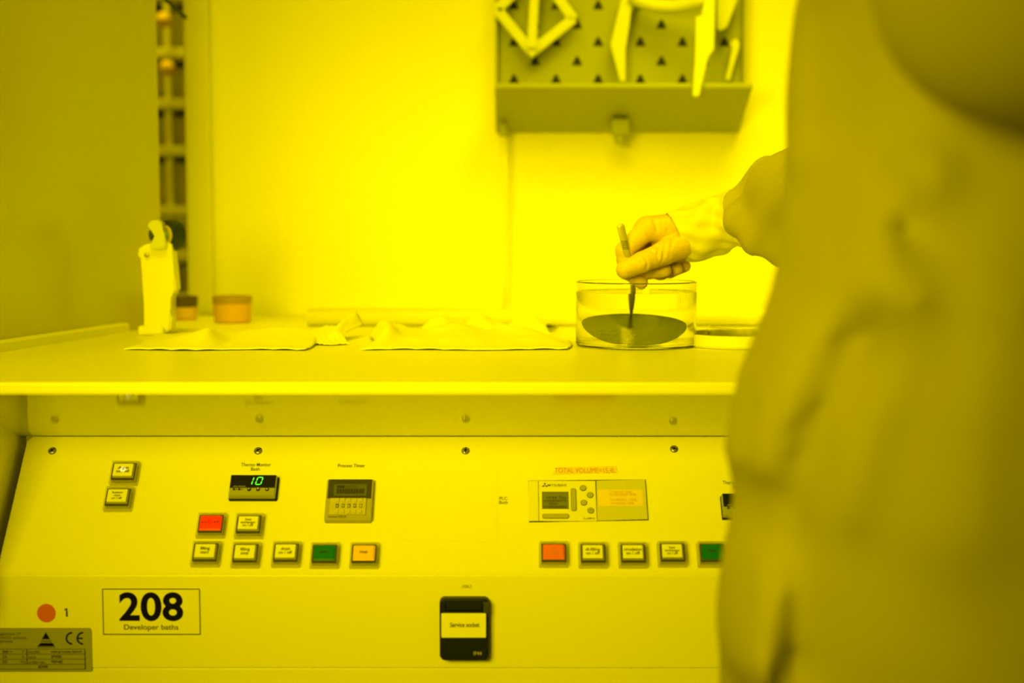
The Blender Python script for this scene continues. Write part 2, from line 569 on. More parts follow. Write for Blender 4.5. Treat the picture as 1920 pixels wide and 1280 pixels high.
b = B()
q = lpr(233, 1170, 334.5, 1183)
add_text(b, 'Developer baths', q[0]-cx, q[1]-cy, q[2]-cx, q[3]-cy, .0007, bold=.008)
on_lp('lettering', b, 'ink', parent=sign)
# orange dot and the handwritten 1
c = LP.at(87, 1149)
b = B(); lathe(b, [(0, .0004), (.0094, .0004), (.0094, 0), (0, 0)], n=40)
tag(on_lp('round_sticker', b, 'dot', *c), 'round orange sticker')
c = LP.at(124, 1148)
b = B()
b.faces.new([b.verts.new((x*.001, y*.001, .0003)) for x, y in ((-.1, -4.2), (1.6, -4.2), (1.3, 4.3), (-.2, 4.3), (-2.0, 2.8), (-1.8, 2.0), (-.5, 2.9), (-.2, 2.2))])
on_lp('handwritten_numeral', b, 'ink', *c)
# rating plate
x0, y0, x1, y1 = lpr(-72, 1176.5, 172, 1258.5)
W, Hh = x1-x0, y1-y0; cx, cy = (x0+x1)/2, (y0+y1)/2
b = B(); rloft(b, W, Hh, .003, [(0, 0), (0, .0006), (.0002, .0008)])
rp = on_lp('rating_plate', b, 'metalplate', cx, cy)
tag(rp, 'dull metal rating plate with a black triangle mark and CE mark')
def rpt(bm, s, a, bb, c_, d, **k):
    q = lpr(a, bb, c_, d); add_text(bm, s, q[0]-cx, q[1]-cy, q[2]-cx, q[3]-cy, .001, **k)
def Z6(x, y): return x/4.8, 1080 + y/4.8
b = B()
for s, x_0, y_0, x_1, y_1, bo in (('stange ringstrasse 17', -150, 504, 188, 534, 0), ('d-82223 eichenau', -8, 540, 240, 562, 0), ('germany', 0, 576, 116, 602, 0),
        ('400 =', 22, 664, 110, 690, .012), ('V', 196, 662, 220, 688, 0), ('model', 256, 662, 356, 690, 0), ('wet-process-bench', 460, 664, 740, 692, .02),
        ('20', 22, 710, 64, 734, .012), ('A', 198, 710, 222, 734, 0), ('date', 256, 710, 328, 736, 0), ('09/00', 462, 708, 554, 736, .02),
        ('50', 24, 754, 66, 780, .012), ('Hz', 190, 754, 234, 780, 0), ('order-no.', 258, 754, 408, 784, 0), ('90940', 462, 754, 566, 782, .02),
        ('#208', 346, 798, 430, 826, .02)):
    a_, b_ = Z6(x_0, y_0); c_, d_ = Z6(x_1, y_1)
    rpt(b, s, a_, b_, c_, d_, bold=bo)
on_lp('lettering', b, 'ink', parent=rp)
b = B()
def zr(x_0, y_0, x_1, y_1):
    a_, b_ = Z6(x_0, y_0); c_, d_ = Z6(x_1, y_1)
    q = lpr(a_, b_, c_, d_)
    b.faces.new([b.verts.new((q[i]-cx, q[j]-cy, .00095)) for i, j in ((0,1),(2,1),(2,3),(0,3))])
for y_ in (651, 696, 742, 788, 832): zr(-340, y_, 770, y_+4)
zr(766, 651, 770, 836); zr(242, 651, 246, 790)
on_lp('table_lines', b, 'ink', parent=rp)
b = B()
def zp(pts):
    vs = []
    for x_, y_ in pts:
        a_, b_ = Z6(x_, y_); q = LP.at(a_, b_)
        vs.append(b.verts.new((q[0]-cx, q[1]-cy, .001)))
    b.faces.new(vs)
zp([(415, 500), (452, 564), (378, 564)]); zp([(366, 598), (476, 598), (496, 628), (338, 628)]); zp([(338, 633), (498, 633), (498, 638), (338, 638)])
q0 = Z6(368, 572); q1 = Z6(464, 592); rpt(b, 'STANGE', *q0, *q1, bold=.015)
def arc_band(cx_, cy_, ro, ri, a0, a1):
    N = 14
    for i in range(N):
        t0 = math.radians(a0 + (a1-a0)*i/N); t1 = math.radians(a0 + (a1-a0)*(i+1)/N)
        zp([(cx_+ro*math.cos(t0), cy_+ro*math.sin(t0)), (cx_+ro*math.cos(t1), cy_+ro*math.sin(t1)), (cx_+ri*math.cos(t1), cy_+ri*math.sin(t1)), (cx_+ri*math.cos(t0), cy_+ri*math.sin(t0))])
arc_band(650, 556, 58, 42, 88, 272); arc_band(748, 556, 58, 42, 88, 272)
zp([(704, 549), (748, 549), (748, 563), (704, 563)])
on_lp('emblem', b, 'ink', parent=rp)
# service socket
x0, y0, x1, y1 = lpr(824.5, 1120, 917.5, 1235, .006)
W, Hh = x1-x0, y1-y0; cx, cy = (x0+x1)/2, (y0+y1)/2
b = B(); rloft(b, W, Hh, .005, [(0, 0), (0, .008), (.0006, .0095), (.002, .0103)])
so = on_lp('service_socket', b, 'socket', cx, cy)
tag(so, 'black hinged service socket with a paper label on its lid')
b = B(); rloft(b, W - .0022, Hh*.80, .0045, [(0, .0100), (0, .0118), (.0008, .0128), (.002, .0131)], cy=-Hh*.095)
lid = on_lp('lid', b, 'socket', parent=so, smooth=False)
b = B(); rloft(b, W*.74, Hh*.115, .0012, [(0, .0095), (0, .0125), (.001, .0138)], cy=Hh*.375)
on_lp('hinge_barrel', b, 'socket', parent=so)
for sgn in (-1, 1):
    b = B(); rloft(b, W*.115, Hh*.20, .001, [(0, .0095), (0, .0118), (.0008, .0124)], cx=sgn*W*.435, cy=Hh*.35)
    on_lp('hinge_lug', b, 'hinge' if sgn > 0 else 'socket', parent=so)
q = lpr(827.5, 1149.5, 911, 1195, .0134)
b = B(); rloft(b, q[2]-q[0], q[3]-q[1], .0008, [(0, .0130), (0, .0134)], cx=(q[0]+q[2])/2-cx, cy=(q[1]+q[3])/2-cy)
tag(on_lp('paper_label', b, 'paper', parent=so), 'pale paper label reading Service socket')
b = B(); q = lpr(844, 1166.5, 899, 1175.5, .0136); add_text(b, 'Service socket', q[0]-cx, q[1]-cy, q[2]-cx, q[3]-cy, .0136, bold=.02)
on_lp('lettering', b, 'ink2', parent=so)
b = B(); q = lpr(888, 1221, 903, 1228, .0133); add_text(b, 'IP44', q[0]-cx, q[1]-cy, q[2]-cx, q[3]-cy, .0133, bold=.01)
on_lp('lettering', b, 'olive2', parent=so)
b = B(); q = lpr(864.5, 1096, 884, 1102); c = ((q[0]+q[2])/2, (q[1]+q[3])/2)
add_text(b, '-X06.2', q[0]-c[0], q[1]-c[1], q[2]-c[0], q[3]-c[1], .0002)
on_lp('lettering', b, 'ink2', *c)

# ================================================================== CONTROL PANEL
cpn = empty('control_panel', mtx=SL.M.copy())
tag(cpn, 'sloped white control panel with push buttons, timer and controller under the worktop', 'control panel')
TOPV, BOTV = 0.0, -.1617
def on_sl(name, bm, m, x=0, y=0, parent=None, smooth=False, lab=None):
    o = obj(name, bm, m, parent or cpn, world=False, smooth=smooth, loc=None if parent else (x, y, 0))
    if lab: o['label'] = lab
    return o
b = B()
pl = [(-.5145, BOTV), (XR, BOTV), (XR, TOPV - .0005), (-.509, TOPV - .0005), (-.5145, TOPV - .006)]
slab(b, [(x, y, 0) for x, y in pl], (0, 0, -.004), .0006)
on_sl('panel_plate', b, 'plate')
# thin raised film sheet behind the timer
b = B()
fa = SL.at(700, 1016.5); fb = SL.at(933, 880)
bx(b, fa[0], fb[0], fa[1], fb[1], 0, .0005)
on_sl('film_sheet', b, 'plate')
# screws
for px, py, rot in ((98, 845, 35), (484, 845, 35), (873, 845, 88), (1264, 841.5, -20)):
    c = SL.at(px, py)
    b = B()
    lathe(b, [(0, .0016), (.0016, .0018), (.0034, .0014), (.0043, .0006), (.0045, 0), (0, 0)], n=24)
    s = on_sl('screw', b, 'steeldark', *c, smooth=True)
    b = B(); bx(b, -.0035, .0035, -.0004, .0004, .0012, .0020)
    lathe(b, [(0, .0021), (.0013, .0021), (.0013, .0010), (0, .0010)], n=12)
    bmesh.ops.rotate(b, verts=b.verts[:], cent=(0, 0, 0), matrix=Matrix.Rotation(math.radians(rot), 3, 'Z'))
    on_sl('screw_slot', b, 'ink', parent=s)
# printed words on the plate
for s, a in (('Thermo Monitor', (452, 867.5, 508, 874)), ('Bath', (470.5, 876, 487, 882)), ('Process Timer', (633.5, 869.5, 684.5, 875.5)),
             ('PLC', (936.5, 931, 951, 937)), ('Bath', (936, 938.5, 952, 944.5)), ('Thermo Monitor', (1355, 901, 1411, 907.5)), ('Bath', (1374, 909.5, 1390, 915.5))):
    b = B(); text_px(b, SL, s, *a, off=.0004 if a[0] < 600 or a[0] > 930 else .0008, bold=.004)
    on_sl('lettering', b, 'ink2')
# tape with total volume
b = B()
pts = [SL.at(*q) for q in ((1035, 890), (1044.5, 876), (1156, 873.5), (1157.5, 886.5))]
slab(b, [(x, y, .0002) for x, y in pts], (0, 0, .0003))
tp = on_sl('tape_strip', b, 'tape', lab='orange tape strip reading TOTAL VOLUME=15,4L')
b = B(); text_px(b, SL, 'TOTAL VOLUME=15,4L', 1040, 877, 1154, 887.5, off=.0008)
on_sl('lettering', b, 'inkor', parent=tp)

# push buttons
BW, BH = .0232, .0178
def button(px, py, capm, lines, lab, spot=None, inkm='ink2', first=[None]):
    c = SL.at(px, py, .0092)
    b = B()
    rloft(b, .0298, .0272, .0014, [(0, 0), (.0004, .0062), (.0012, .0085), (.0023, .0085), (.0025, .0002)], closed=True)
    g = on_sl('push_button', b, 'guard', *c, lab=lab)
    b = B()
    rloft(b, .0246, .0192, .0008, [(0, .0003), (0, .0078), (.0005, .0083), (.0014, .0083), (.0014, .0003)], closed=True)
    on_sl('bezel', b, 'bezel', parent=g)
    b = B()
    rloft(b, BW - .0012, BH - .0012, .0006, [(0, .0003), (0, .0082), (.0014, .0094)], mi=0, shift=[(0, 0), (0, 0), (-.0004, .0005)])
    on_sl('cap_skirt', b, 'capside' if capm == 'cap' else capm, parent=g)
    b = B()
    rloft(b, BW - .0034, BH - .0034, .0005, [(0, .0092), (0, .0097)], cx=-.0006, cy=.0006)
    on_sl('cap', b, capm, parent=g)
    if spot:
        b = B(); lathe(b, [(0, .0100), (.0028, .0100), (.0030, .0098), (0, .0098)], n=24, c=(-.0006, .0012, 0))
        on_sl('lamp_spot', b, spot, parent=g)
    if lines:
        b = B()
        n = len(lines); em = .0046 if n <= 2 else .0036
        hh = em * .92
        for i, t_ in enumerate(lines):
            add_line(b, t_, -.0004, .0004 + ((n - 1) / 2 - i) * hh - em*.22, em, .0102, .012, .0176)
        on_sl('lettering', b, inkm, parent=g)
    return g
button(231.5, 881.7, 'cap', ['di-gun', 'on / off'], 'cream push button marked di-gun with a white lit spot', 'capwhc')
button(220.4, 930, 'cap', ['bottom', 'rinse', 'on / off'], 'cream push button marked bottom rinse')
button(394.6, 979.8, 'capred', ['process end'], 'glowing red push button', 'capredc')
button(466, 980.8, 'cap', ['heat', 'exchanger', 'on / off'], 'cream push button marked heat exchanger under the thermo monitor')
button(384.8, 1033.3, 'cap', ['filling', 'start'], 'cream push button marked filling start')
button(459.8, 1035, 'cap', ['filling', 'stop'], 'cream push button marked filling stop')
button(535.8, 1034, 'cap', ['drain', 'on / off'], 'cream push button marked drain')
button(608, 1036, 'capgr', ['start'], 'green push button under the process timer')
button(682.3, 1036, 'capor', ['stop'], 'amber push button marked stop')
button(1038.4, 1034, 'capor2', ['dry', 'running', 'protection'], 'orange push button below the controller', None, 'inkor')
button(1112.4, 1035.3, 'cap', ['di-filling', 'on / off'], 'cream push button marked di-filling')
button(1187.5, 1035.3, 'cap', ['circulation', 'on / off'], 'cream push button marked circulation')
button(1261.3, 1033.5, 'cap', ['heat', 'exchanger', 'on / off'], 'cream push button marked heat exchanger below the controller')
button(1336, 1034, 'capgr', ['start'], 'green push button beside the coverall')

# thermo monitors
def monitor(px, py, lab):
    c = SL.at(px, py, .010)
    b = B(); rloft(b, .0500, .0268, .0012, [(0, 0), (0, .0026), (.0004, .003)], cy=-.0002, cx=.0004)
    g = on_sl('thermo_monitor', b, 'black', *c, lab=lab)
    b = B(); rloft(b, .0478, .0248, .0008, [(0, .003), (0, .0085), (.0010, .0100)])
    on_sl('housing', b, 'olive', parent=g)
    b = B(); bx(b, -.0232, .0232, -.0035, .0118, .0095, .01035, .0003)
    on_sl('display_window', b, 'black', parent=g)
    # seven-segment digits 1 0, slanted, lit green
    b = B()
    def seg(x0, y0, x1, y1, t=.00046):
        d = Vector((x1-x0, y1-y0)).normalized(); n = Vector((-d.y, d.x)) * t
        sh = lambda x, y: (x + .22*y, y, .0106)
        p = [(x0, y0), (x0+d.x*t+n.x, y0+d.y*t+n.y), (x1-d.x*t+n.x, y1-d.y*t+n.y), (x1, y1), (x1-d.x*t-n.x, y1-d.y*t-n.y), (x0+d.x*t-n.x, y0+d.y*t-n.y)]
        b.faces.new([b.verts.new(sh(*q)) for q in p])
    y0, ym, y1 = .0004, .0046, .0088
    seg(-.0012, y0, -.0012, ym - .0003); seg(-.0012, ym + .0003, -.0012, y1)
    xl, xr = .0028, .0082
    for s_ in ((xl, y0+.0002, xl, ym-.0003), (xl, ym+.0003, xl, y1-.0002), (xr, y0+.0002, xr, ym-.0003), (xr, ym+.0003, xr, y1-.0002), (xl+.0003, y0, xr-.0003, y0), (xl+.0003, y1, xr-.0003, y1)): seg(*s_)
    on_sl('lit_digits', b, 'led', parent=g)
    for x, r in ((-.0186, .0012), (-.0130, .0012), (-.0030, .0020), (.0062, .0020), (.0155, .0020)):
        b = B(); lathe(b, [(0, .0112), (r*.8, .0112), (r, .0106), (r, .0098), (0, .0098)], n=20, c=(x, -.0052, 0))
        on_sl('key', b, 'black', parent=g, smooth=False)
    b = B()
    add_text(b, 'P', -.0037, -.0063, -.0023, -.0042, .0114)
    b.faces.new([b.verts.new(v) for v in ((.0052, -.0042, .0114), (.0072, -.0042, .0114), (.0062, -.0062, .0114))])
    b.faces.new([b.verts.new(v) for v in ((.0145, -.0060, .0114), (.0165, -.0060, .0114), (.0155, -.0040, .0114))])
    add_text(b, 'JUMO iTRON 32', -.0195, -.0026, -.0070, -.0014, .0106)
    on_sl('lettering', b, 'paper', parent=g)
    b = B(); add_text(b, 'K1', -.0168, -.0062, -.0146, -.0043, .0104); add_text(b, 'K2', -.0112, -.0062, -.0088, -.0043, .0104)
    on_sl('lettering', b, 'ink2', parent=g)
monitor(473.5, 909, 'black thermo monitor showing a green 10')
monitor(1399, 944, 'black thermo monitor half hidden behind the coverall')

# process timer
c = SL.at(654.5, 936, .007)
b = B(); rloft(b, .0482, .0480, .0018, [(0, 0), (0, .0060), (.0008, .0068)])
g = on_sl('process_timer', b, 'olive2', *c, lab='square grey process timer with dark display and thumbwheels')
b = B(); bx(b, -.0225, .0225, .0010, .0236, .0062, .0074, .0002); on_sl('display_bezel', b, 'timerdark', parent=g)
b = B(); bx(b, -.0163, .0175, .0040, .0176, .0072, .00765); on_sl('display', b, 'lcd2', parent=g)
b = B()
for i in range(10):
    x = -.0135 + i * .0029; bx(b, x, x + .0024, .0064, .0122, .0075, .0078)
bx(b, -.0135, -.0055, .0128, .0162, .0075, .0078)
add_text(b, 'OUTPUT', -.0048, .0130, .0070, .0160, .0078)
on_sl('display_segments', b, 'lcdink', parent=g)
b = B(); rloft(b, .0370, .0190, .0004, [(0, .0066), (0, .0082), (.0004, .0086)], cx=-.0006, cy=-.0086); on_sl('thumbwheel_block', b, 'olive3', parent=g)
b = B(); rloft(b, .0335, .0066, .0003, [(0, .0082), (0, .0091), (.0009, .0091), (.0009, .0082)], closed=True, cx=-.0006, cy=-.0084)
on_sl('window_frame', b, 'olive3', parent=g)
for i, ch in enumerate('A060s'):
    x = -.0128 + i * .0060
    b = B(); bx(b, x, x + .0028, -.0106, -.0062, .0084, .0089); on_sl('digit_window', b, 'ink', parent=g)
    b = B(); add_text(b, ch, x + .0006, -.0100, x + .0022, -.0068, .00905, bold=.02); on_sl('lettering', b, 'paper', parent=g)
    for yy in (-.0020, -.0152):
        b = B(); bx(b, x - .0004, x + .0030, yy - .0022, yy + .0022, .0084, .0098, .0003); on_sl('thumbwheel_key', b, 'olive3', parent=g)
b = B(); add_text(b, 'omron H3CA', -.0200, -.0212, -.0015, -.0187, .0071, bold=.015); on_sl('lettering', b, 'ink2', parent=g)

# controller
c = SL.at(1104, 937)
def q5(x, y, off=.002):
    u = SL.at(960 + x/4.364, 860 + y/4.364, off); return u[0]-c[0], u[1]-c[1]
TL, TR, BR, BL = q5(134, 176), q5(1092, 166), q5(1116, 496), q5(140, 512)
b = B(); slab(b, [(TL[0], TL[1], 0), (TR[0], TR[1], 0), (BR[0], BR[1], 0), (BL[0], BL[1], 0)], (0, 0, .0016))
g = on_sl('controller', b, 'ink2', *c, lab='flat pale programmable controller with small grey screen')
def prect(bm, x0, y0, x1, y1, z0, z1, bev=.0002, mi=0):
    p0 = q5(x0, y1); p1 = q5(x1, y0); bx(bm, p0[0], p1[0], p0[1], p1[1], z0, z1, bev, 1, mi)
b = B(); prect(b, 138, 180, 214, 508, .0012, .0024); on_sl('end_cover', b, 'plc', parent=g)
b = B(); prect(b, 222, 180, 682, 508, .0012, .0024); on_sl('front_cover', b, 'plc', parent=g)
b = B()
f0 = [q5(*k) for k in ((690, 180), (1088, 170), (1110, 494), (698, 504))]
slab(b, [(x, y, .0012) for x, y in f0], (0, 0, .0013)); on_sl('terminal_flap', b, 'plc2', parent=g)
b = B(); prect(b, 706, 255, 1066, 388, .0025, .0028, 0); on_sl('note_sticker', b, 'tape', parent=g)
b = B()
for s, x0, y0, x1, y1 in (('T1=PAUS. TIME', 796, 266, 980, 284), ('T2=BUZZER TIME', 798, 288, 1014, 306), ('T3=PREFILL TIME', 802, 330, 1018, 350), ('T4=DRAIN TIME', 806, 358, 998, 376)):
    p0 = q5(x0, y1); p1 = q5(x1, y0); add_text(b, s, p0[0], p0[1], p1[0], p1[1], .0030)
on_sl('lettering', b, 'inkor', parent=g)
b = B(); prect(b, 246, 270, 462, 412, .0022, .0027); on_sl('screen', b, 'lcd', parent=g)
b = B()
for s, x0, y0, x1, y1 in (('19:44 Thu', 282, 310, 444, 332), ('I:0000000*0', 264, 336, 446, 356), ('0000', 300, 362, 372, 380), ('O:00000000', 260, 386, 448, 406)):
    p0 = q5(x0, y1); p1 = q5(x1, y0); add_text(b, s, p0[0], p0[1], p1[0], p1[1], .0029, bold=.01)
on_sl('screen_characters', b, 'lcdink', parent=g)
b = B()
p0 = q5(292, 228); p1 = q5(442, 208); add_text(b, 'MITSUBISHI', p0[0], p0[1], p1[0], p1[1], .0026, bold=.004)
p0 = q5(582, 496); p1 = q5(678, 482); add_text(b, 'AL-20MR-D', p0[0], p0[1], p1[0], p1[1], .0026, bold=.01)
ox, oy = q5(269, 219); r_ = .0021
for a0 in (90, 210, 330):
    a = math.radians(a0); d = Vector((math.cos(a), math.sin(a))); n_ = Vector((-d.y, d.x))
    p = [Vector((ox, oy)), Vector((ox, oy)) + d*r_*.85 + n_*r_*.46, Vector((ox, oy)) + d*r_*1.7, Vector((ox, oy)) + d*r_*.85 - n_*r_*.46]
    b.faces.new([b.verts.new((k.x, k.y, .0026)) for k in p])
on_sl('lettering', b, 'ink2', parent=g)
for x, y, ok in ((582, 241, 0), (640, 298, 0), (588, 361, 0), (645, 425, 1)):
    p0 = q5(x, y); b = B(); lathe(b, [(0, .0036), (.0026, .0036), (.0030, .0032), (.0031, .0022), (0, .0022)], n=24, c=(p0[0], p0[1], 0)); on_sl('key', b, 'pkey', parent=g)
    b = B(); rr = [(.0031, .0022), (.0031, .0027), (.0035, .0027), (.0035, .0022), (.0031, .0022)]; lathe(b, rr, n=24, c=(p0[0], p0[1], 0)); on_sl('key_ring', b, 'ink2', parent=g)
    if ok:
        b = B(); add_text(b, 'OK', p0[0]-.0013, p0[1]-.0007, p0[0]+.0013, p0[1]+.0007, .0038); on_sl('lettering', b, 'ink2', parent=g)
for (x0, y0, x1, y1) in ((488, 246, 522, 426), (252, 454, 464, 488)):
    p0 = q5(x0, y1); p1 = q5(x1, y0)
    ww, hh = p1[0]-p0[0], p1[1]-p0[1]
    b = B(); rloft(b, ww, hh, min(ww, hh)*.48, [(0, .0020), (0, .0032), (.0005, .0036)], cx=(p0[0]+p1[0])/2, cy=(p0[1]+p1[1])/2); on_sl('rocker_key', b, 'pkey', parent=g)
    b = B(); rloft(b, ww+.0009, hh+.0009, min(ww, hh)*.5, [(0, .0022), (0, .0026), (.0004, .0026), (.0004, .0022)], closed=True, cx=(p0[0]+p1[0])/2, cy=(p0[1]+p1[1])/2); on_sl('key_ring', b, 'ink2', parent=g)

# ================================================================== DRYING BOARD
BD = 2.300
db = empty('drying_board', P(1160, 248, 2.33))
tag(db, 'olive drying pegboard with triangular holes and drip tray on the back wall', 'drying rack')
a0 = P(929, 165, BD); a1 = P(1397, -120, BD)
b = B(); bx(b, a0.x, a1.x, BD, 2.3295, a0.z - .02, a1.z, .001)
for ri, (py, xs) in enumerate(((-60, 0), (-26, 1), (10, 0), (46, 1), (79, 0), (115, 1), (149, 0))):
    for k in range(6 - xs):
        px = 963.5 + 79 * k + 39.5 * xs
        cc = P(px, py, BD)
        if xs == 0 and k == 5 and py > 100: continue
        t = [(-.0082, -.0062), (.0082, -.0062), (.0062, -.0012), (.0018, .0078), (-.0018, .0078), (-.0062, -.0012)]
        f = b.faces.new([b.verts.new((cc.x + x, BD - .0008, cc.z + z)) for x, z in t]); f.material_index = 1
me = bpy.data.meshes.new('board')
bmesh.ops.recalc_face_normals(b, faces=b.faces[:]); b.to_mesh(me); b.free()
o = obj('board', me, ['board', 'hole'], db)
for sgn, xx in (('l', a0.x), ('r', a1.x)):
    b = B()
    w0 = .004
    x_ = xx if sgn == 'l' else xx - w0
    bx(b, x_, x_ + w0, BD - .018, BD + .0005, a0.z - .015, a1.z, .0008)
    obj('side_flange', b, 'board', db)
tf = P(1410, 166, 2.2); tb = P(1385, 249, 2.325); tl = P(928, 166, 2.2)
b = B()
prism_x(b, [(2.2, tf.z), (2.325, tb.z), (2.3295, tb.z), (2.3295, tf.z + .001), (2.2, tf.z + .001)], tl.x, tf.x)
obj('drip_tray', b, 'tray', db)
b = B(); bx(b, tl.x, tf.x + .0005, 2.196, 2.204, tf.z, tf.z + .008, .002); obj('tray_lip', b, 'board', db)
dp = P(1162, 240, 2.29)
b = B(); bx(b, dp.x - .014, dp.x + .014, 2.268, 2.30, dp.z - .012, dp.z + .014, .003)
lathe(b, [(0, -.018), (.006, -.018), (.009, -.010), (.009, 0), (0, 0)], c=(dp.x, 2.280, dp.z - .010), n=20)
obj('drain_fitting', b, 'board', db)
tpp = P(945, 238, 2.30)
b = B(); lathe(b, [(0, .004), (.006, .004), (.007, 0), (.007, -.014), (.004, -.016), (0, -.016)], c=(tpp.x, 2.288, tpp.z), n=20); obj('tube_nipple', b, 'board', db)
b = B(); tube(b, [(tpp.x + .001, 2.288, tpp.z - .014), (tpp.x + .002, 2.290, tpp.z - .10), (tpp.x + .002, 2.292, tpp.z - .24), (tpp.x, 2.294, ZT + .012)], .0028, 10)
obj('drain_tube', b, 'poly', db, smooth=True)

# white plastic pieces hanging on the board
def poly_px(bm, pts, d, th, bev=.0015):
    slab(bm, [P(x, y, d) for x, y in pts], (0, th, 0), bev)
def bar_px(bm, p, q, wpx, d, th):
    dx, dy = q[0]-p[0], q[1]-p[1]; L = math.hypot(dx, dy); nx, ny = -dy/L*wpx/2, dx/L*wpx/2
    poly_px(bm, [(p[0]+nx, p[1]+ny), (q[0]+nx, q[1]+ny), (q[0]-nx, q[1]-ny), (p[0]-nx, p[1]-ny)], d, th)
hf = empty('hanger_frame', P(1002, 78, 2.29))
tag(hf, 'diamond shaped white plastic frame with centre stem hanging at left of pegboard', 'hanger')
b = B()
for p, q in (((931, 16), (998, 98)), ((1076, 34), (996, 98)), ((1076, 36), (1022, -38)), ((931, 18), (990, -40))): bar_px(b, p, q, 19, 2.262, .012)
poly_px(b, [(983, 72), (1013, 72), (1011, 92), (998, 109), (984, 92)], 2.258, .014)
obj('frame', b, 'peg', hf)
b = B(); bar_px(b, (997, 90), (1004, -40), 17, 2.252, .010); obj('stem', b, 'peg', hf)
b = B(); pt = P(1002, 8, 2.266); tube(b, [pt, (pt.x, BD + .002, pt.z)], .005, 10); obj('peg', b, 'peg', hf)
ch = empty('carrier_handle', P(1245, -20, 2.28))
tag(ch, 'white plastic carrier with two long legs and curved crossbar hanging mid pegboard', 'carrier')
b = B(); poly_px(b, [(1170, -20), (1188, -20), (1181, 40), (1173, 90), (1173, 153), (1163, 153), (1148, 96), (1145, 84), (1158, 28)], 2.262, .012); obj('leg', b, 'peg', ch)
b = B(); poly_px(b, [(1324, -20), (1341, -20), (1339, 94), (1326, 106), (1311, 181), (1299, 180), (1304, 100), (1305, 30), (1318, 30)], 2.182, .012); obj('leg', b, 'peg', ch)
b = B()
tube(b, [P(1183, -6, 2.262), P(1205, 4, 2.255), P(1230, 11, 2.245), P(1258, 13, 2.238), P(1285, 10, 2.225), P(1310, 3, 2.208), P(1330, -8, 2.196)], .0105, 14)
obj('crossbar', b, 'peg', ch, smooth=True)
b = B(); pt = P(1200, 2, 2.255); tube(b, [pt, (pt.x, BD + .002, pt.z)], .005, 10); obj('peg', b, 'peg', ch)
b = B(); poly_px(b, [(1347, -20), (1389, -20), (1364, 50), (1354, 58), (1345, 55)], 2.258, .010)
pt = P(1362, 0, 2.262); tube(b, [pt, (pt.x, BD + .002, pt.z)], .004, 10)
tag(obj('plastic_wedge', b, 'peg'), 'small pointed white plastic piece at top right of the pegboard', 'hanger')
b = B(); poly_px(b, [(1369, 82), (1379, 71), (1388, 82), (1384, 90), (1369, 150), (1360, 150), (1374, 92)], 2.27, .008, .001)
pt = P(1379, 80, 2.274); tube(b, [pt, (pt.x, BD + .002, pt.z)], .003, 8)
tag(obj('hook', b, 'peg'), 'thin white hook on the pegboard above right end of drip tray', 'hook')

# ================================================================== LEFT: RACK BEHIND THE GAP, TUBS, SPRAY GUN
rk = empty('storage_rack', (-.95, 3.2, 0))
tag(rk, 'tall storage rack seen blurred through the gap left of the back wall', 'rack')
for x_, y_ in ((-1.35, 3.0), (-.50, 3.0), (-1.35, 3.4), (-.50, 3.4), (-.716, 3.0)):
    b = B(); bx(b, x_ - .006, x_ + .006, y_ - .012, y_ + .012, 0, 2.0, .002); obj('post', b, 'bar', rk)
shelf_y = [100, 195, 283, 395, 478, 560]
for py in [-10] + shelf_y + [700, 900]:
    z = P(330, py, 3.0).z
    b = B(); bx(b, -1.36, -.49, 2.985, 3.41, z - .010, z + .010, .002); obj('shelf', b, 'bar', rk)
for i in range(len(shelf_y)):
    z0 = P(330, shelf_y[i], 3.0).z + .0102
    z1 = P(330, ([-10] + shelf_y)[i], 3.0).z - .014
    h = (z1 - z0)
    b = B(); rloft(b, .36, .30, .02, [(.012, z0), (0, z0 + h*.8), (-.004, z0 + h*.82), (-.004, z0 + h*.86), (.004, z0 + h*.86)], cx=-.70, cy=3.20)
    tag(obj('storage_bin', b, 'dark'), 'dark bin on storage rack, ' + ('topmost in view', 'second from top, behind the orange ball', 'third from top', 'fourth from top', 'level with the spray gun wheel', 'lowest, just above the dark lidded tub')[i], 'bin', 'dark bins on the storage rack')
for py, lb in ((38, 'upper'), (128, 'lower')):
    pt = P(306 if py < 60 else 313, py, 2.92)
    b = B(); bmesh.ops.create_uvsphere(b, u_segments=24, v_segments=14, radius=.016, matrix=Matrix.Translation(pt))
    tube(b, [pt, (pt.x, 2.99, pt.z)], .004, 8)
    tag(obj('marker_lamp', b, 'orange', smooth=True), lb + ' of two blurred orange knobs on the front of the storage rack', 'knob', 'orange knobs on the rack')

def tub(name, px0, px1, py0, py1, d, lab, m1, m2, rimh):
    a = P(px0, py1, d); c_ = P(px1, py0, d)
    w_ = c_.x - a.x; h_ = c_.z - ZT
    cx_ = (a.x + c_.x)/2
    r = empty(name, (cx_, d + w_/2, ZT)); tag(r, lab, 'tub')
    b = B(); lathe(b, [(0, 0.0004), (w_*.44, 0.0004), (w_*.47, .003), (w_*.49, h_*(1-rimh)), (w_*.46, h_*(1-rimh)), (w_*.44, .005), (0, .005)], c=(cx_, d + w_/2, ZT), n=40)
    obj('bowl', b, m1, r, smooth=True)
    b = B(); lathe(b, [(w_*.46, h_*(1-rimh)), (w_*.50, h_*(1-rimh)), (w_*.515, h_*.97), (w_*.49, h_), (w_*.46, h_*.98), (w_*.46, h_*(1-rimh))], c=(cx_, d + w_/2, ZT), n=40)
    obj('rim', b, m2, r, smooth=True)
tub('orange_tub', 392, 465, 556, 605, 2.10, 'small round orange tub with brown rim standing before the back wall', 'tub', 'tubrim', .28)
tub('dark_tub', 312, 364, 556, 600, 2.17, 'small tub with dark brown rim half hidden behind spray gun holder', 'orange', 'dark2', .45)

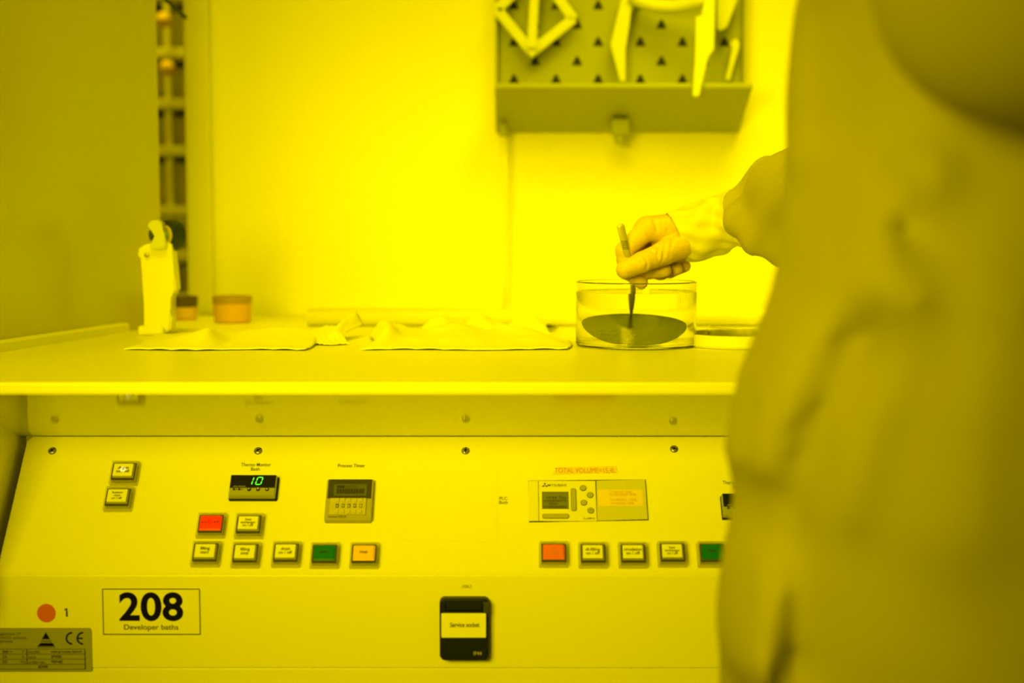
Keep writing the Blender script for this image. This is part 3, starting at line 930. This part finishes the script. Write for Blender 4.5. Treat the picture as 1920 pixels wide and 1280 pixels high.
GD = 1.88
gh = empty('gun_holder', P(298, 625, GD))
gh.location.z = ZT
tag(gh, 'white plastic upright holder standing on the worktop by the side wall', 'holder')
b = B()
def zz(x, y): return (x/3.84, 380 + y/3.84)
pts = [zz(*k) for k in ((1035, 925), (1030, 420), (1000, 400), (985, 350), (1010, 315), (1075, 290), (1232, 282), (1248, 460), (1267, 640), (1228, 650), (1213, 690), (1212, 765), (1236, 820), (1225, 925))]
poly_px(b, pts, GD - .014, .030, .0025)
obj('upright', b, 'peg' if False else 'poly', gh)
b = B()
a = P(zz(985, 0)[0], 600, GD - .02); c_ = P(zz(1150, 0)[0], 600, GD)
bx(b, a.x, P(312, 600, GD).x, GD - .018, GD + .024, ZT + .0003, ZT + .013, .003); obj('foot', b, 'poly', gh)
b = B(); sc = P(*zz(1055, 375), GD - .016); lathe(b, [(0, .0015), (.003, .001), (.0035, -.002), (0, -.002)], c=(sc.x, sc.y, sc.z), axis='Y', n=16); obj('screw', b, 'steeldark', gh)
sg = empty('spray_gun', P(316, 438, GD))
tag(sg, 'rinse spray gun with black ribbed wheel resting in the white holder', 'spray gun')
b = B()
pts = [zz(*k) for k in ((1066, 190), (1062, 140), (1110, 122), (1150, 128), (1168, 165), (1172, 225), (1200, 330), (1130, 345), (1070, 330), (1082, 285), (1125, 240), (1100, 198))]
poly_px(b, pts, GD - .022, .022, .002); obj('body', b, 'peg', sg)
wc = P(*zz(1232, 235), GD + .006)
mw = Matrix.Translation(wc) @ Matrix.Rotation(math.radians(-38), 4, 'Z') @ Matrix.Rotation(math.radians(8), 4, 'Y') @ Matrix.Rotation(PI/2, 4, 'X')
b = B()
N = 60
for_prof = [(.0135, -.008), (.0200, -.008), (.0205, .0), (.0195, .009), (.0135, .009), (.0135, -.008)]
rows = []
for r, z in for_prof:
    rows.append([b.verts.new(mw @ Vector(((r + (.0007 if (i % 3 == 0 and r > .018) else 0))*math.cos(2*PI*i/N), (r + (.0007 if (i % 3 == 0 and r > .018) else 0))*math.sin(2*PI*i/N), z))) for i in range(N)])
for r0, r1 in zip(rows, rows[1:]):
    for i in range(N): b.faces.new([r0[i], r0[(i+1) % N], r1[(i+1) % N], r1[i]])
obj('ribbed_wheel', b, 'rubber', sg)
b = B(); lathe(b, [(.0075, -.006), (.0135, -.006), (.0135, .010), (.0120, .0115), (.0075, .0105), (.0075, -.006)], mtx=mw, n=40); obj('tan_ring', b, 'tan', sg, smooth=True)
b = B(); lathe(b, [(0, -.008), (.0074, -.008), (.0074, .013), (.004, .016), (0, .016)], mtx=mw, n=32); obj('hub', b, 'green', sg, smooth=True)
b = B(); pt0 = P(*zz(1068, 196), GD - .010); pt1 = P(*zz(1097, 272), GD - .010)
slab(b, [P(*zz(*k), GD - .016) for k in ((1070, 196), (1097, 196), (1096, 258), (1078, 276), (1066, 240))], (0, .012, 0), .001); obj('trigger', b, 'rubber', sg)

def cable(name, pts, r, lab):
    b = B(); tube(b, pts, r, 10); tag(obj(name, b, 'rubber', smooth=True), lab, 'cable')
cable('cable', [P(-60, 90, 1.7), P(-20, 62, 1.7), P(2, 22, 1.7), P(16, -6, 1.7), P(40, -60, 1.7)], .003, 'dark cable crossing the extreme upper left corner')
cable('cable', [P(262, -60, 2.12), P(298, -12, 2.14), P(325, 12, 2.16), P(348, 33, 2.19)], .0032, 'dark pointed cable end above the gap beside the side wall')

# ================================================================== WIPES
def wipe(name, lab, px0, px1, df, db_, hf_, nx=70, ny=24):
    """sheet on the worktop between two pixel columns; hf_(u, v) gives its lift"""
    xa = (px0 - 960)/F*df; xb = (px1 - 960)/F*df
    b = B(); grid = []
    for j in range(ny + 1):
        v = j/ny; row = []
        for i in range(nx + 1):
            u = i/nx
            y = df + (db_-df)*v + .006*math.sin(u*9 + px0)*(1-v)
            x = xa + (xb-xa)*u + .010*math.sin(v*4 + px1)
            z = ZT + .0012 + max(0, hf_(u, v))*min(1, v*3.2)**1.5 + .0012*abs(math.sin(u*23 + v*7))*abs(math.sin(v*11 + u*5))
            row.append(b.verts.new((x, y, z)))
        grid.append(row)
    for j in range(ny):
        for i in range(nx): b.faces.new([grid[j][i], grid[j][i+1], grid[j+1][i+1], grid[j+1][i]])
    ret = bmesh.ops.extrude_face_region(b, geom=b.faces[:])
    for g_ in ret['geom']:
        if isinstance(g_, bmesh.types.BMVert): g_.co.z += .0012
    o = obj(name, b, 'cloth', smooth=True)
    tag(o, lab, 'wipe', 'white cleanroom wipes on the worktop')
    return o
def gz(u, c_, w_): return math.exp(-((u-c_)/w_)**2)
wipe('cleanroom_wipe', 'white wipe with one raised pointed corner, lying beside the spray gun holder', 215, 560, 1.628, 1.85,
     lambda u, v: .026*max(0, 1-abs(u-.40)/(.38 if u < .4 else .10))**1.3*(1-v*.8) + .010*gz(u, .8, .3)*v)
wipe('cleanroom_wipe', 'flat white wipe between the raised wipe and the middle of the worktop', 572, 650, 1.70, 1.84, lambda u, v: .012*v + .018*gz(u, .8, .15)*v)
wipe('cleanroom_wipe', 'crumpled white wipe with humped left end, left of the glass dish', 672, 1062, 1.63, 1.83,
     lambda u, v: .020*gz(u, .07, .05)*(1-v*.5) + .013*min(1, u*6)*max(0, 1-u**6)*(.35+.65*v) + .004*math.sin(u*17)*v)
wipe('cleanroom_wipe', 'bunched white wipe standing behind the crumpled wipe left of the glass dish', 800, 1040, 1.86, 1.98,
     lambda u, v: (.020*gz(u, .14, .13) + .022*gz(u, .46, .12) + .021*gz(u, .85, .16))*math.sin(PI*min(1, v*1.0))**.5)

# ================================================================== GLASS DISH, WATER, WAFER
DX, DY = (1193-960)/F*1.70, 1.70
R, TH, HD = .0722, .0024, .0775
dish = empty('glass_dish', (DX, DY, ZT))
b = B()
lathe(b, [(0, .0003), (R-.004, .0003), (R-.001, .0015), (R, .0045), (R, HD-.0012), (R-.0006, HD), (R-TH+.0006, HD), (R-TH, HD-.0012), (R-TH, .0065), (R-TH-.0025, .0036), (0, .0036)], c=(DX, DY, ZT), n=128)
bpy.data.objects.remove(dish)
tag(obj('glass_dish', b, 'glass', smooth=True), 'round clear glass dish of water on worktop holding the dark wafer', 'dish')
WZ = CZ - .0735
ri = R - TH + .0004
b = B()
lathe(b, [(0, ZT+.0032), (ri-.0030, ZT+.0032), (ri, ZT+.0065), (ri, WZ), (ri-.0015, WZ-.0004), (ri-.006, WZ-.0006), (0, WZ-.0006)], c=(DX, DY, 0), n=128)
tag(obj('water', b, 'water', smooth=True), 'clear water filling the round glass dish', 'water')
wr = .0476; tilt = math.radians(21)
wcen = Vector((DX - .002, DY, CZ - .1184))
mwf = Matrix.Translation(wcen) @ Matrix.Rotation(tilt, 4, 'X')
b = B(); lathe(b, [(0, .0003), (wr-.0003, .0003), (wr, 0), (wr-.0003, -.0003), (0, -.0003)], mtx=mwf, n=128)
tag(obj('silicon_wafer', b, 'wafer'), 'dark round silicon wafer tilted in the water of the glass dish', 'wafer')
b = B()
for k in range(60):
    a = random.uniform(PI*.95, PI*1.75); rr = wr*math.sqrt(random.uniform(.1, .92))
    pt = mwf @ Vector((rr*math.cos(a), rr*math.sin(a), .0010))
    bmesh.ops.create_uvsphere(b, u_segments=10, v_segments=6, radius=random.uniform(.0006, .0014), matrix=Matrix.Translation(pt))
M['bubble'] = glass('bubble_air', (1, 1, 1), 0, .76)
tag(obj('bubbles', b, 'bubble', smooth=True), 'tiny air bubbles clinging to the wafer under water', 'bubbles', kind='stuff')

# tweezers
tip = mwf @ Vector((.002, wr - .004, .0008))
T0, T1, T2 = P(1163, 420, 1.672), P(1176, 478, 1.682), P(1187, 536, 1.706)
tw = empty('tweezers', tip); tag(tw, 'steel tweezers held in gloved hand gripping the wafer edge', 'tweezers')
camdir = Vector((0, 1, 0))
b = B(); tube(b, [T0, T0.lerp(T1, .07), T0.lerp(T1, .5), T1, T1.lerp(T2, .5)], [.0028, .0048, .0046, .0042, .0035], 14, flat=(camdir, .30)); obj('handle', b, 'steel', tw, smooth=True)
for s in (-1, 1):
    b = B(); off = Vector((.0007*s, .0006*s, 0))
    tube(b, [T1.lerp(T2, .3) + off*.5, T2 + off*1.6, T2.lerp(tip, .5) + off*2.0, tip + Vector((0, 0, .0012*s))], [.0028, .0024, .0015, .0010], 12, flat=(camdir, .4)); obj('prong', b, 'steel', tw, smooth=True)
b = B(); 
for i in range(6):
    q = T0.lerp(T1, .55 + i*.05); bx(b, q.x - .0036, q.x + .0036, q.y - .0018, q.y - .0012, q.z - .0003, q.z + .0003)
obj('grip_ridges', b, 'ink2', tw)

# shallow dishes at right, partly behind the person
b = B(); c_ = Vector(((1385-960)/F*1.70, 1.70, ZT))
r_ = .064
lathe(b, [(0, .0003), (r_-.003, .0003), (r_, .003), (r_, .0150), (r_-.002, .0158), (r_-.004, .015), (r_-.005, .004), (0, .0035)], c=c_, n=64)
tag(obj('shallow_tray', b, 'poly', smooth=True), 'low round white plastic tray right of the glass dish', 'tray')
b = B(); c2 = Vector((c_.x + .010, 1.71, ZT + .0040)); r_ = .045
lathe(b, [(0, 0), (r_-.001, 0), (r_, .001), (r_, .0185), (r_-.0015, .0185), (r_-.0015, .002), (0, .002)], c=c2, n=64)
tag(obj('petri_dish', b, 'glass', smooth=True), 'small clear glass petri dish standing in the low white tray', 'dish')

# ================================================================== PERSON
per = empty('person', (.40, 1.0, 0))
tag(per, 'person in hooded pale coverall and gloves leaning over the bench holding tweezers', 'person')
zs = np.array([.60, .745, .80, .8335, .865, .9025, .959, 1.01, 1.04, 1.11, 1.154, 1.22, 1.34, 1.42, 1.47])
sil = np.array([.157, .151, .149, .1535, .162, .160, .167, .184, .189, .196, .196, .200, .235, .28, .33])
rx_ = np.array([.215, .215, .215, .215, .215, .215, .205, .195, .190, .185, .180, .170, .155, .12, .07])
ry_ = np.array([.19, .20, .20, .20, .20, .20, .20, .195, .195, .19, .19, .185, .185, .16, .07])
cy_ = np.array([1.0, 1.0, 1.0, 1.0, 1.0, 1.0, 1.0, 1.0, 1.0, 1.0, 1.0, 1.0, 1.02, 1.03, 1.04])
SH_L, EL_L, WR_L = (.385, .885, 1.41), (.290, .775, 1.205), (.200, .86, 1.425)
SH_R, EL_R, WR_R = (.405, 1.20, 1.38), (.445, 1.47, 1.185), (.30, 1.66, 1.085)
def pl_d(X, Y, Z, pts):
    d = None
    for a, c in zip(pts, pts[1:]):
        q = cap_d(X, Y, Z, a, c, 0, 0); d = q if d is None else np.minimum(d, q)
    return d
FD = .86
def pz(px, py, d=FD): return tuple(P(px, py, d))
ridges = [([pz(1720, 330, .84), pz(1600, 520, .84), pz(1480, 700, .87), pz(1390, 850, .93)], .022, .030),
          ([pz(1700, 560, .82), pz(1610, 800, .82), pz(1555, 980, .83), pz(1460, 1290, .85)], .024, .032),
          ([pz(1560, -30, .9), pz(1530, 100, .9), pz(1500, 250, .92)], .016, .030),
          ([pz(1850, 560, .82), pz(1800, 800, .82), pz(1790, 1000, .82)], .012, .045)]
valleys = [([pz(1600, -30, .86), pz(1590, 120, .86), pz(1560, 220, .88)], .020, .024),
           ([pz(1540, 330, .88), pz(1480, 430, .9), pz(1460, 520, .93)], .010, .018),
           ([pz(1705, 320, .83), pz(1718, 420, .83)], .012, .014),
           ([pz(1640, 640, .83), pz(1570, 820, .84), pz(1530, 980, .85), pz(1500, 1280, .86)], .018, .020)]
def body_fn(X, Y, Z):
    s = np.interp(Z, zs, sil); rx = np.interp(Z, zs, rx_); ry = np.interp(Z, zs, ry_); cy = np.interp(Z, zs, cy_)
    cx = s + rx
    d = (np.sqrt(((X-cx)/rx)**2 + ((Y-cy)/ry)**2) - 1) * np.minimum(rx, ry)
    d = np.maximum(d, .62 - Z); d = np.maximum(d, Z - 1.47)
    for a, c, r0, r1 in (((.36, .91, .72), (.35, .92, .45), .125, .10), ((.35, .92, .45), (.37, .93, .10), .10, .08),
                         ((.38, 1.09, .72), (.38, 1.10, .45), .125, .10), ((.38, 1.10, .45), (.40, 1.11, .10), .10, .08),
                         (SH_R, EL_R, .082, .066), ((.40, 1.03, 1.42), (.36, 1.06, 1.52), .075, .065)):
        d = smin(d, cap_d(X, Y, Z, a, c, r0, r1), .02)
    for pts, amp, wd in ridges:
        q = pl_d(X, FD, Z, [(x, FD, z) for x, y, z in pts]); d = d - 1.5*amp*np.exp(-(q/(.72*wd))**2)*np.clip((1.02-Y)/.12, 0, 1)
    for pts, amp, wd in valleys:
        q = pl_d(X, FD, Z, [(x, FD, z) for x, y, z in pts]); d = d + 1.5*amp*np.exp(-(q/(.72*wd))**2)*np.clip((1.02-Y)/.12, 0, 1)
    for a, c, r0, r1 in ((SH_L, (.345, .83, 1.30), .080, .078), ((.345, .83, 1.30), EL_L, .078, .094), (EL_L, WR_L, .094, .048)):
        d = smin(d, cap_d(X, Y, Z, a, c, r0, r1), .008)
    d = d + .0035*np.sin(38*X + 9*Z)*np.sin(30*Y - 14*Z)
    return d
me = surface_nets(body_fn, (.05, .60, .05), (.68, 1.78, 1.62), .011)
obj('coverall', me, 'coverall', per)
# head with face, inside a hood
hc = np.array([.33, 1.09, 1.63]); fd = np.array([-.62, .62, -.30]); fd = fd/np.linalg.norm(fd)
rt = np.cross(fd, [0, 0, 1]); rt /= np.linalg.norm(rt); up = np.cross(rt, fd)
def hp(r, f, u): return tuple(hc + rt*r + fd*f + up*u)
def hl(X, Y, Z):
    x, y, z = X-hc[0], Y-hc[1], Z-hc[2]
    return x*rt[0]+y*rt[1]+z*rt[2], x*fd[0]+y*fd[1]+z*fd[2], x*up[0]+y*up[1]+z*up[2]
def head_fn(X, Y, Z):
    r, f, u = hl(X, Y, Z)
    d = ell_d(r, f, u, (0, 0, 0), (.074, .094, .112))
    d = smin(d, ell_d(r, f, u, (0, .035, -.065), (.052, .052, .055)), .02)
    d = smin(d, cap_d(r, f, u, (0, .090, .010), (0, .110, -.022), .008, .013), .01)
    for s in (-1, 1):
        d = np.maximum(d, -(np.sqrt((r-s*.031)**2+(f-.098)**2+(u-.012)**2) - .014))
        d = np.minimum(d, np.sqrt((r-s*.031)**2+(f-.078)**2+(u-.012)**2) - .0125)
        d = smin(d, ell_d(r, f, u, (s*.076, -.005, 0), (.010, .018, .030)), .006)
    d = smin(d, cap_d(r, f, u, (-.020, .090, -.052), (.020, .090, -.052), .007, .007), .008)
    d = smin(d, cap_d(X, Y, Z, tuple(hc - up*.06), (.385, 1.04, 1.44), .055, .06), .02)
    return d
obj('body', surface_nets(head_fn, hc - .22, hc + .18, .006), 'skin', per)
def hood_fn(X, Y, Z):
    r, f, u = hl(X, Y, Z)
    o = ell_d(r, f, u, (0, -.005, .005), (.096, .116, .134))
    o = smin(o, cap_d(X, Y, Z, tuple(hc - up*.09), (.385, 1.03, 1.45), .092, .115), .05)
    op = ell_d(r, f, u, (0, .12, .012), (.055, .10, .045))
    return np.maximum(o, -op)
obj('hood', surface_nets(hood_fn, (.10, .80, 1.28), (.60, 1.36, 1.84), .009), 'hood', per)
def mask_fn(X, Y, Z):
    r, f, u = hl(X, Y, Z)
    o = ell_d(r, f, u, (0, .060, -.048), (.062, .066, .048))
    return np.maximum(o, .055 - f)
obj('face_mask', surface_nets(mask_fn, hc - .2, hc + .2, .007), 'mask', per)
for y_, x_ in ((.93, .37), (1.11, .40)):
    def boot_fn(X, Y, Z, y_=y_, x_=x_):
        d = smin(cap_d(X, Y, Z, (x_+.02, y_, .05), (x_-.17, y_+.04, .042), .050, .040), cap_d(X, Y, Z, (x_, y_, .06), (x_, y_, .24), .065, .090), .03)
        return np.maximum(d, .002 - Z)
    obj('overboot', surface_nets(boot_fn, (x_-.25, y_-.12, -.01), (x_+.14, y_+.16, .34), .009), 'boot', per)

# right hand in its glove, closed on the tweezers
def hpnt(px, py, d): return tuple(P(px, py, d))
HND = []
def seg(a, b_, ra, rb, k=.004): HND.append((hpnt(*a), hpnt(*b_), ra, rb, k))
palm = [((1330, 428, 1.712), (1222, 430, 1.700), .021, .0150), ((1330, 428, 1.722), (1212, 428, 1.718), .022, .0150),
        ((1325, 440, 1.730), (1220, 434, 1.736), .020, .0140), ((1320, 450, 1.738), (1232, 446, 1.752), .018, .0130),
        ((1310, 455, 1.715), (1250, 465, 1.712), .022, .0170)]
fingers = [
    [((1215, 428, 1.698), .0135), ((1171, 470, 1.692), .0108), ((1176, 508, 1.692), .0098), ((1203, 530, 1.697), .0078)],      # index
    [((1209, 428, 1.716), .0130), ((1172, 486, 1.713), .0104), ((1212, 508, 1.703), .0098), ((1246, 507, 1.700), .0085)],      # middle
    [((1217, 434, 1.735), .0120), ((1196, 492, 1.733), .0100), ((1238, 510, 1.722), .0094), ((1268, 504, 1.717), .0082)],      # ring
    [((1232, 446, 1.750), .0110), ((1222, 494, 1.750), .0090), ((1256, 508, 1.740), .0085), ((1284, 499, 1.733), .0075)],      # little
    [((1292, 452, 1.700), .0175), ((1246, 474, 1.684), .0142), ((1204, 492, 1.672), .0125), ((1172, 506, 1.670), .0108)]]      # thumb
def cz(*pts): return [hpnt(*p) for p in pts]
CREASES = [(cz((1196, 436, 1.684), (1212, 450, 1.682), (1222, 458, 1.690)), .0022, .0016),
           (cz((1222, 402, 1.690), (1232, 430, 1.686), (1228, 462, 1.672)), .0014, .0018),
           (cz((1243, 402, 1.690), (1238, 440, 1.680), (1233, 478, 1.667)), .0012, .0016),
           (cz((1252, 430, 1.686), (1246, 470, 1.668), (1242, 492, 1.668)), .0013, .0015),
           (cz((1262, 440, 1.686), (1258, 470, 1.668), (1254, 494, 1.670)), .0012, .0014),
           (cz((1204, 478, 1.660), (1214, 490, 1.660), (1212, 504, 1.662)), .0010, .0016),
           (cz((1198, 480, 1.660), (1204, 492, 1.659)), .0008, .0012),
           (cz((1222, 470, 1.667), (1236, 484, 1.665)), .0011, .0016),
           (cz((1186, 440, 1.684), (1176, 456, 1.680)), .0010, .0020),
           (cz((1160, 480, 1.682), (1170, 486, 1.680)), .0012, .0016)]
def hand_fn(X, Y, Z):
    d = None
    for a, c, ra, rb in palm:
        q = cap_d(X, Y, Z, hpnt(*a), hpnt(*c), ra, rb)
        d = q if d is None else smin(d, q, .010)
    for fi, ch_ in enumerate(fingers):
        f = None
        for (a, ra), (c, rb) in zip(ch_, ch_[1:]):
            q = cap_d(X, Y, Z, hpnt(*a), hpnt(*c), ra, rb)
            f = q if f is None else smin(f, q, .003)
        # glove creases at the joints
        for (c, rc) in ch_[1:3]:
            p_ = hpnt(*c); pn = hpnt(*ch_[0][0])
        d = smin(d, f, .0022 if fi < 4 else .003)
    # stretched latex folds between thumb root, wrist and knuckles
    for pts, amp, wd in CREASES:
        q = pl_d(X, Y, Z, pts)
        d = d + 1.6*amp*np.exp(-(q/wd)**2)
    return d
lo = np.array(hpnt(1135, 560, 1.66)); hi = np.array(hpnt(1375, 365, 1.78))
gl = obj('glove', surface_nets(hand_fn, (lo[0], 1.645, lo[2]), (hi[0], 1.79, hi[2]), .0013), 'glove', per)
gl['label'] = 'thin yellowish latex glove on the hand holding tweezers'

def tube_uv(name, secs, m, parent, fold, nu=96, nv=60, lab=None, thick=None):
    """secs: (top px, bottom px, depth, half depth); smooth loft with UVs; fold(u, v) moves the skin outwards"""
    S = []
    for (tp_, bt_, d, hd) in secs:
        a = P(tp_[0], tp_[1], d); c = P(bt_[0], bt_[1], d)
        S.append((np.array((a+c)/2), np.array((a-c)/2), hd))
    n = len(S)
    bm = B(); uvl = bm.loops.layers.uv.new('UVMap'); rows = []
    for j in range(nv + 1):
        v = j/nv*(n-1); i0 = min(int(v), n-2); t = v - i0
        def cr(k):
            p0, p1, p2, p3 = [S[min(max(i0+q, 0), n-1)][k] for q in (-1, 0, 1, 2)]
            return .5*((2*p1) + (-p0+p2)*t + (2*p0-5*p1+4*p2-p3)*t*t + (-p0+3*p1-3*p2+p3)*t**3)
        c, a = cr(0), cr(1); hd = cr(2)
        L = np.linalg.norm(a)
        nx_ = 0
        def cc(vv):
            vv = min(max(vv, 0), n - 1 - 1e-6); k0 = int(vv); tt = vv - k0
            p0, p1, p2, p3 = [S[min(max(k0+q, 0), n-1)][0] for q in (-1, 0, 1, 2)]
            return .5*((2*p1) + (-p0+p2)*tt + (2*p0-5*p1+4*p2-p3)*tt*tt + (-p0+3*p1-3*p2+p3)*tt**3)
        nx_ = cc(v + .5) - cc(v - .5)
        dep = np.cross(nx_, a); dep /= np.linalg.norm(dep)
        row = []
        for i in range(nu):
            u = i/nu; an = 2*PI*u
            k = 1 + fold(u, j/nv)/L
            p = c + (a*math.cos(an) + dep*hd*math.sin(an))*k
            row.append(bm.verts.new(p))
        rows.append(row)
    for j in range(nv):
        for i in range(nu):
            f = bm.faces.new([rows[j][i], rows[j][(i+1) % nu], rows[j+1][(i+1) % nu], rows[j+1][i]])
            for l, (uu, vv) in zip(f.loops, ((i, j), (i+1, j), (i+1, j+1), (i, j+1))): l[uvl].uv = (uu/nu, vv/nv)
    o = obj(name, bm, m, parent, smooth=True)
    if lab: o['label'] = lab
    return o
def cuff_fold(u, v):
    return .0016*math.sin(2*PI*u*5 + 9*v)*math.sin(PI*v) + .0008*math.sin(2*PI*u*11 - 14*v) + .0022*math.exp(-((v-.97)/.03)**2) + .0014*math.exp(-((v-.86)/.03)**2) + .0016*math.sin(2*PI*(u*2 + v*2.3))*v
tube_uv('glove_cuff', [((1249, 400), (1283, 489), 1.706, .026), ((1283, 388), (1312, 491), 1.708, .031), ((1322, 371), (1355, 474), 1.705, .032),
                       ((1350, 364), (1381, 463), 1.700, .032), ((1372, 359), (1402, 461), 1.694, .034)], 'cuff', per, cuff_fold, lab='paler outer glove cuff pulled over the sleeve')
def slv_fold(u, v):
    return .0060*math.sin(2*PI*(u*3 - v*1.9))*min(1, v*5) + .0034*math.sin(2*PI*(u*6 + v*2.5))*min(1, v*4)
pe = EL_R
tube_uv('sleeve', [((1372, 366), (1397, 455), 1.697, .028), ((1388, 338), (1416, 472), 1.690, .042), ((1432, 312), (1447, 484), 1.665, .050),
                   ((1475, 286), (1487, 488), 1.635, .056), ((1560, 225), (1580, 460), 1.58, .064), ((1650, 150), (1680, 400), 1.52, .070)], 'sleeve', per, slv_fold, nv=90, lab='pale sleeve woven with a fine dark grid')

# left gloved hand raised in front of the chest (above the frame)
wl = np.array(WR_L); hdir = np.array([-.45, .30, .84]); hdir /= np.linalg.norm(hdir)
side = np.cross(hdir, [0, 1, 0]); side /= np.linalg.norm(side); nrm = np.cross(side, hdir)
def lp_(s, a, n_): return tuple(wl + side*s + hdir*a + nrm*n_)
def lhand_fn(X, Y, Z):
    d = cap_d(X, Y, Z, lp_(0, -.03, 0), lp_(0, .04, 0), .031, .027)
    for s, L in ((-.030, .070), (-.010, .080), (.010, .075), (.029, .060)):
        d = smin(d, cap_d(X, Y, Z, lp_(s*.5, .03, 0), lp_(s, .085, 0), .016, .011), .010)
        f = smin(cap_d(X, Y, Z, lp_(s, .085, 0), lp_(s*1.05, .085+L*.5, .006), .0105, .0095), cap_d(X, Y, Z, lp_(s*1.05, .085+L*.5, .006), lp_(s*1.05, .085+L*.95, .024), .0095, .008), .003)
        d = smin(d, f, .003)
    t = smin(cap_d(X, Y, Z, lp_(-.018, .025, 0), lp_(-.052, .065, .012), .015, .012), cap_d(X, Y, Z, lp_(-.052, .065, .012), lp_(-.062, .098, .020), .012, .009), .004)
    return smin(d, t, .005)
obj('glove', surface_nets(lhand_fn, wl - .17, wl + .22, .004), 'glove', per)
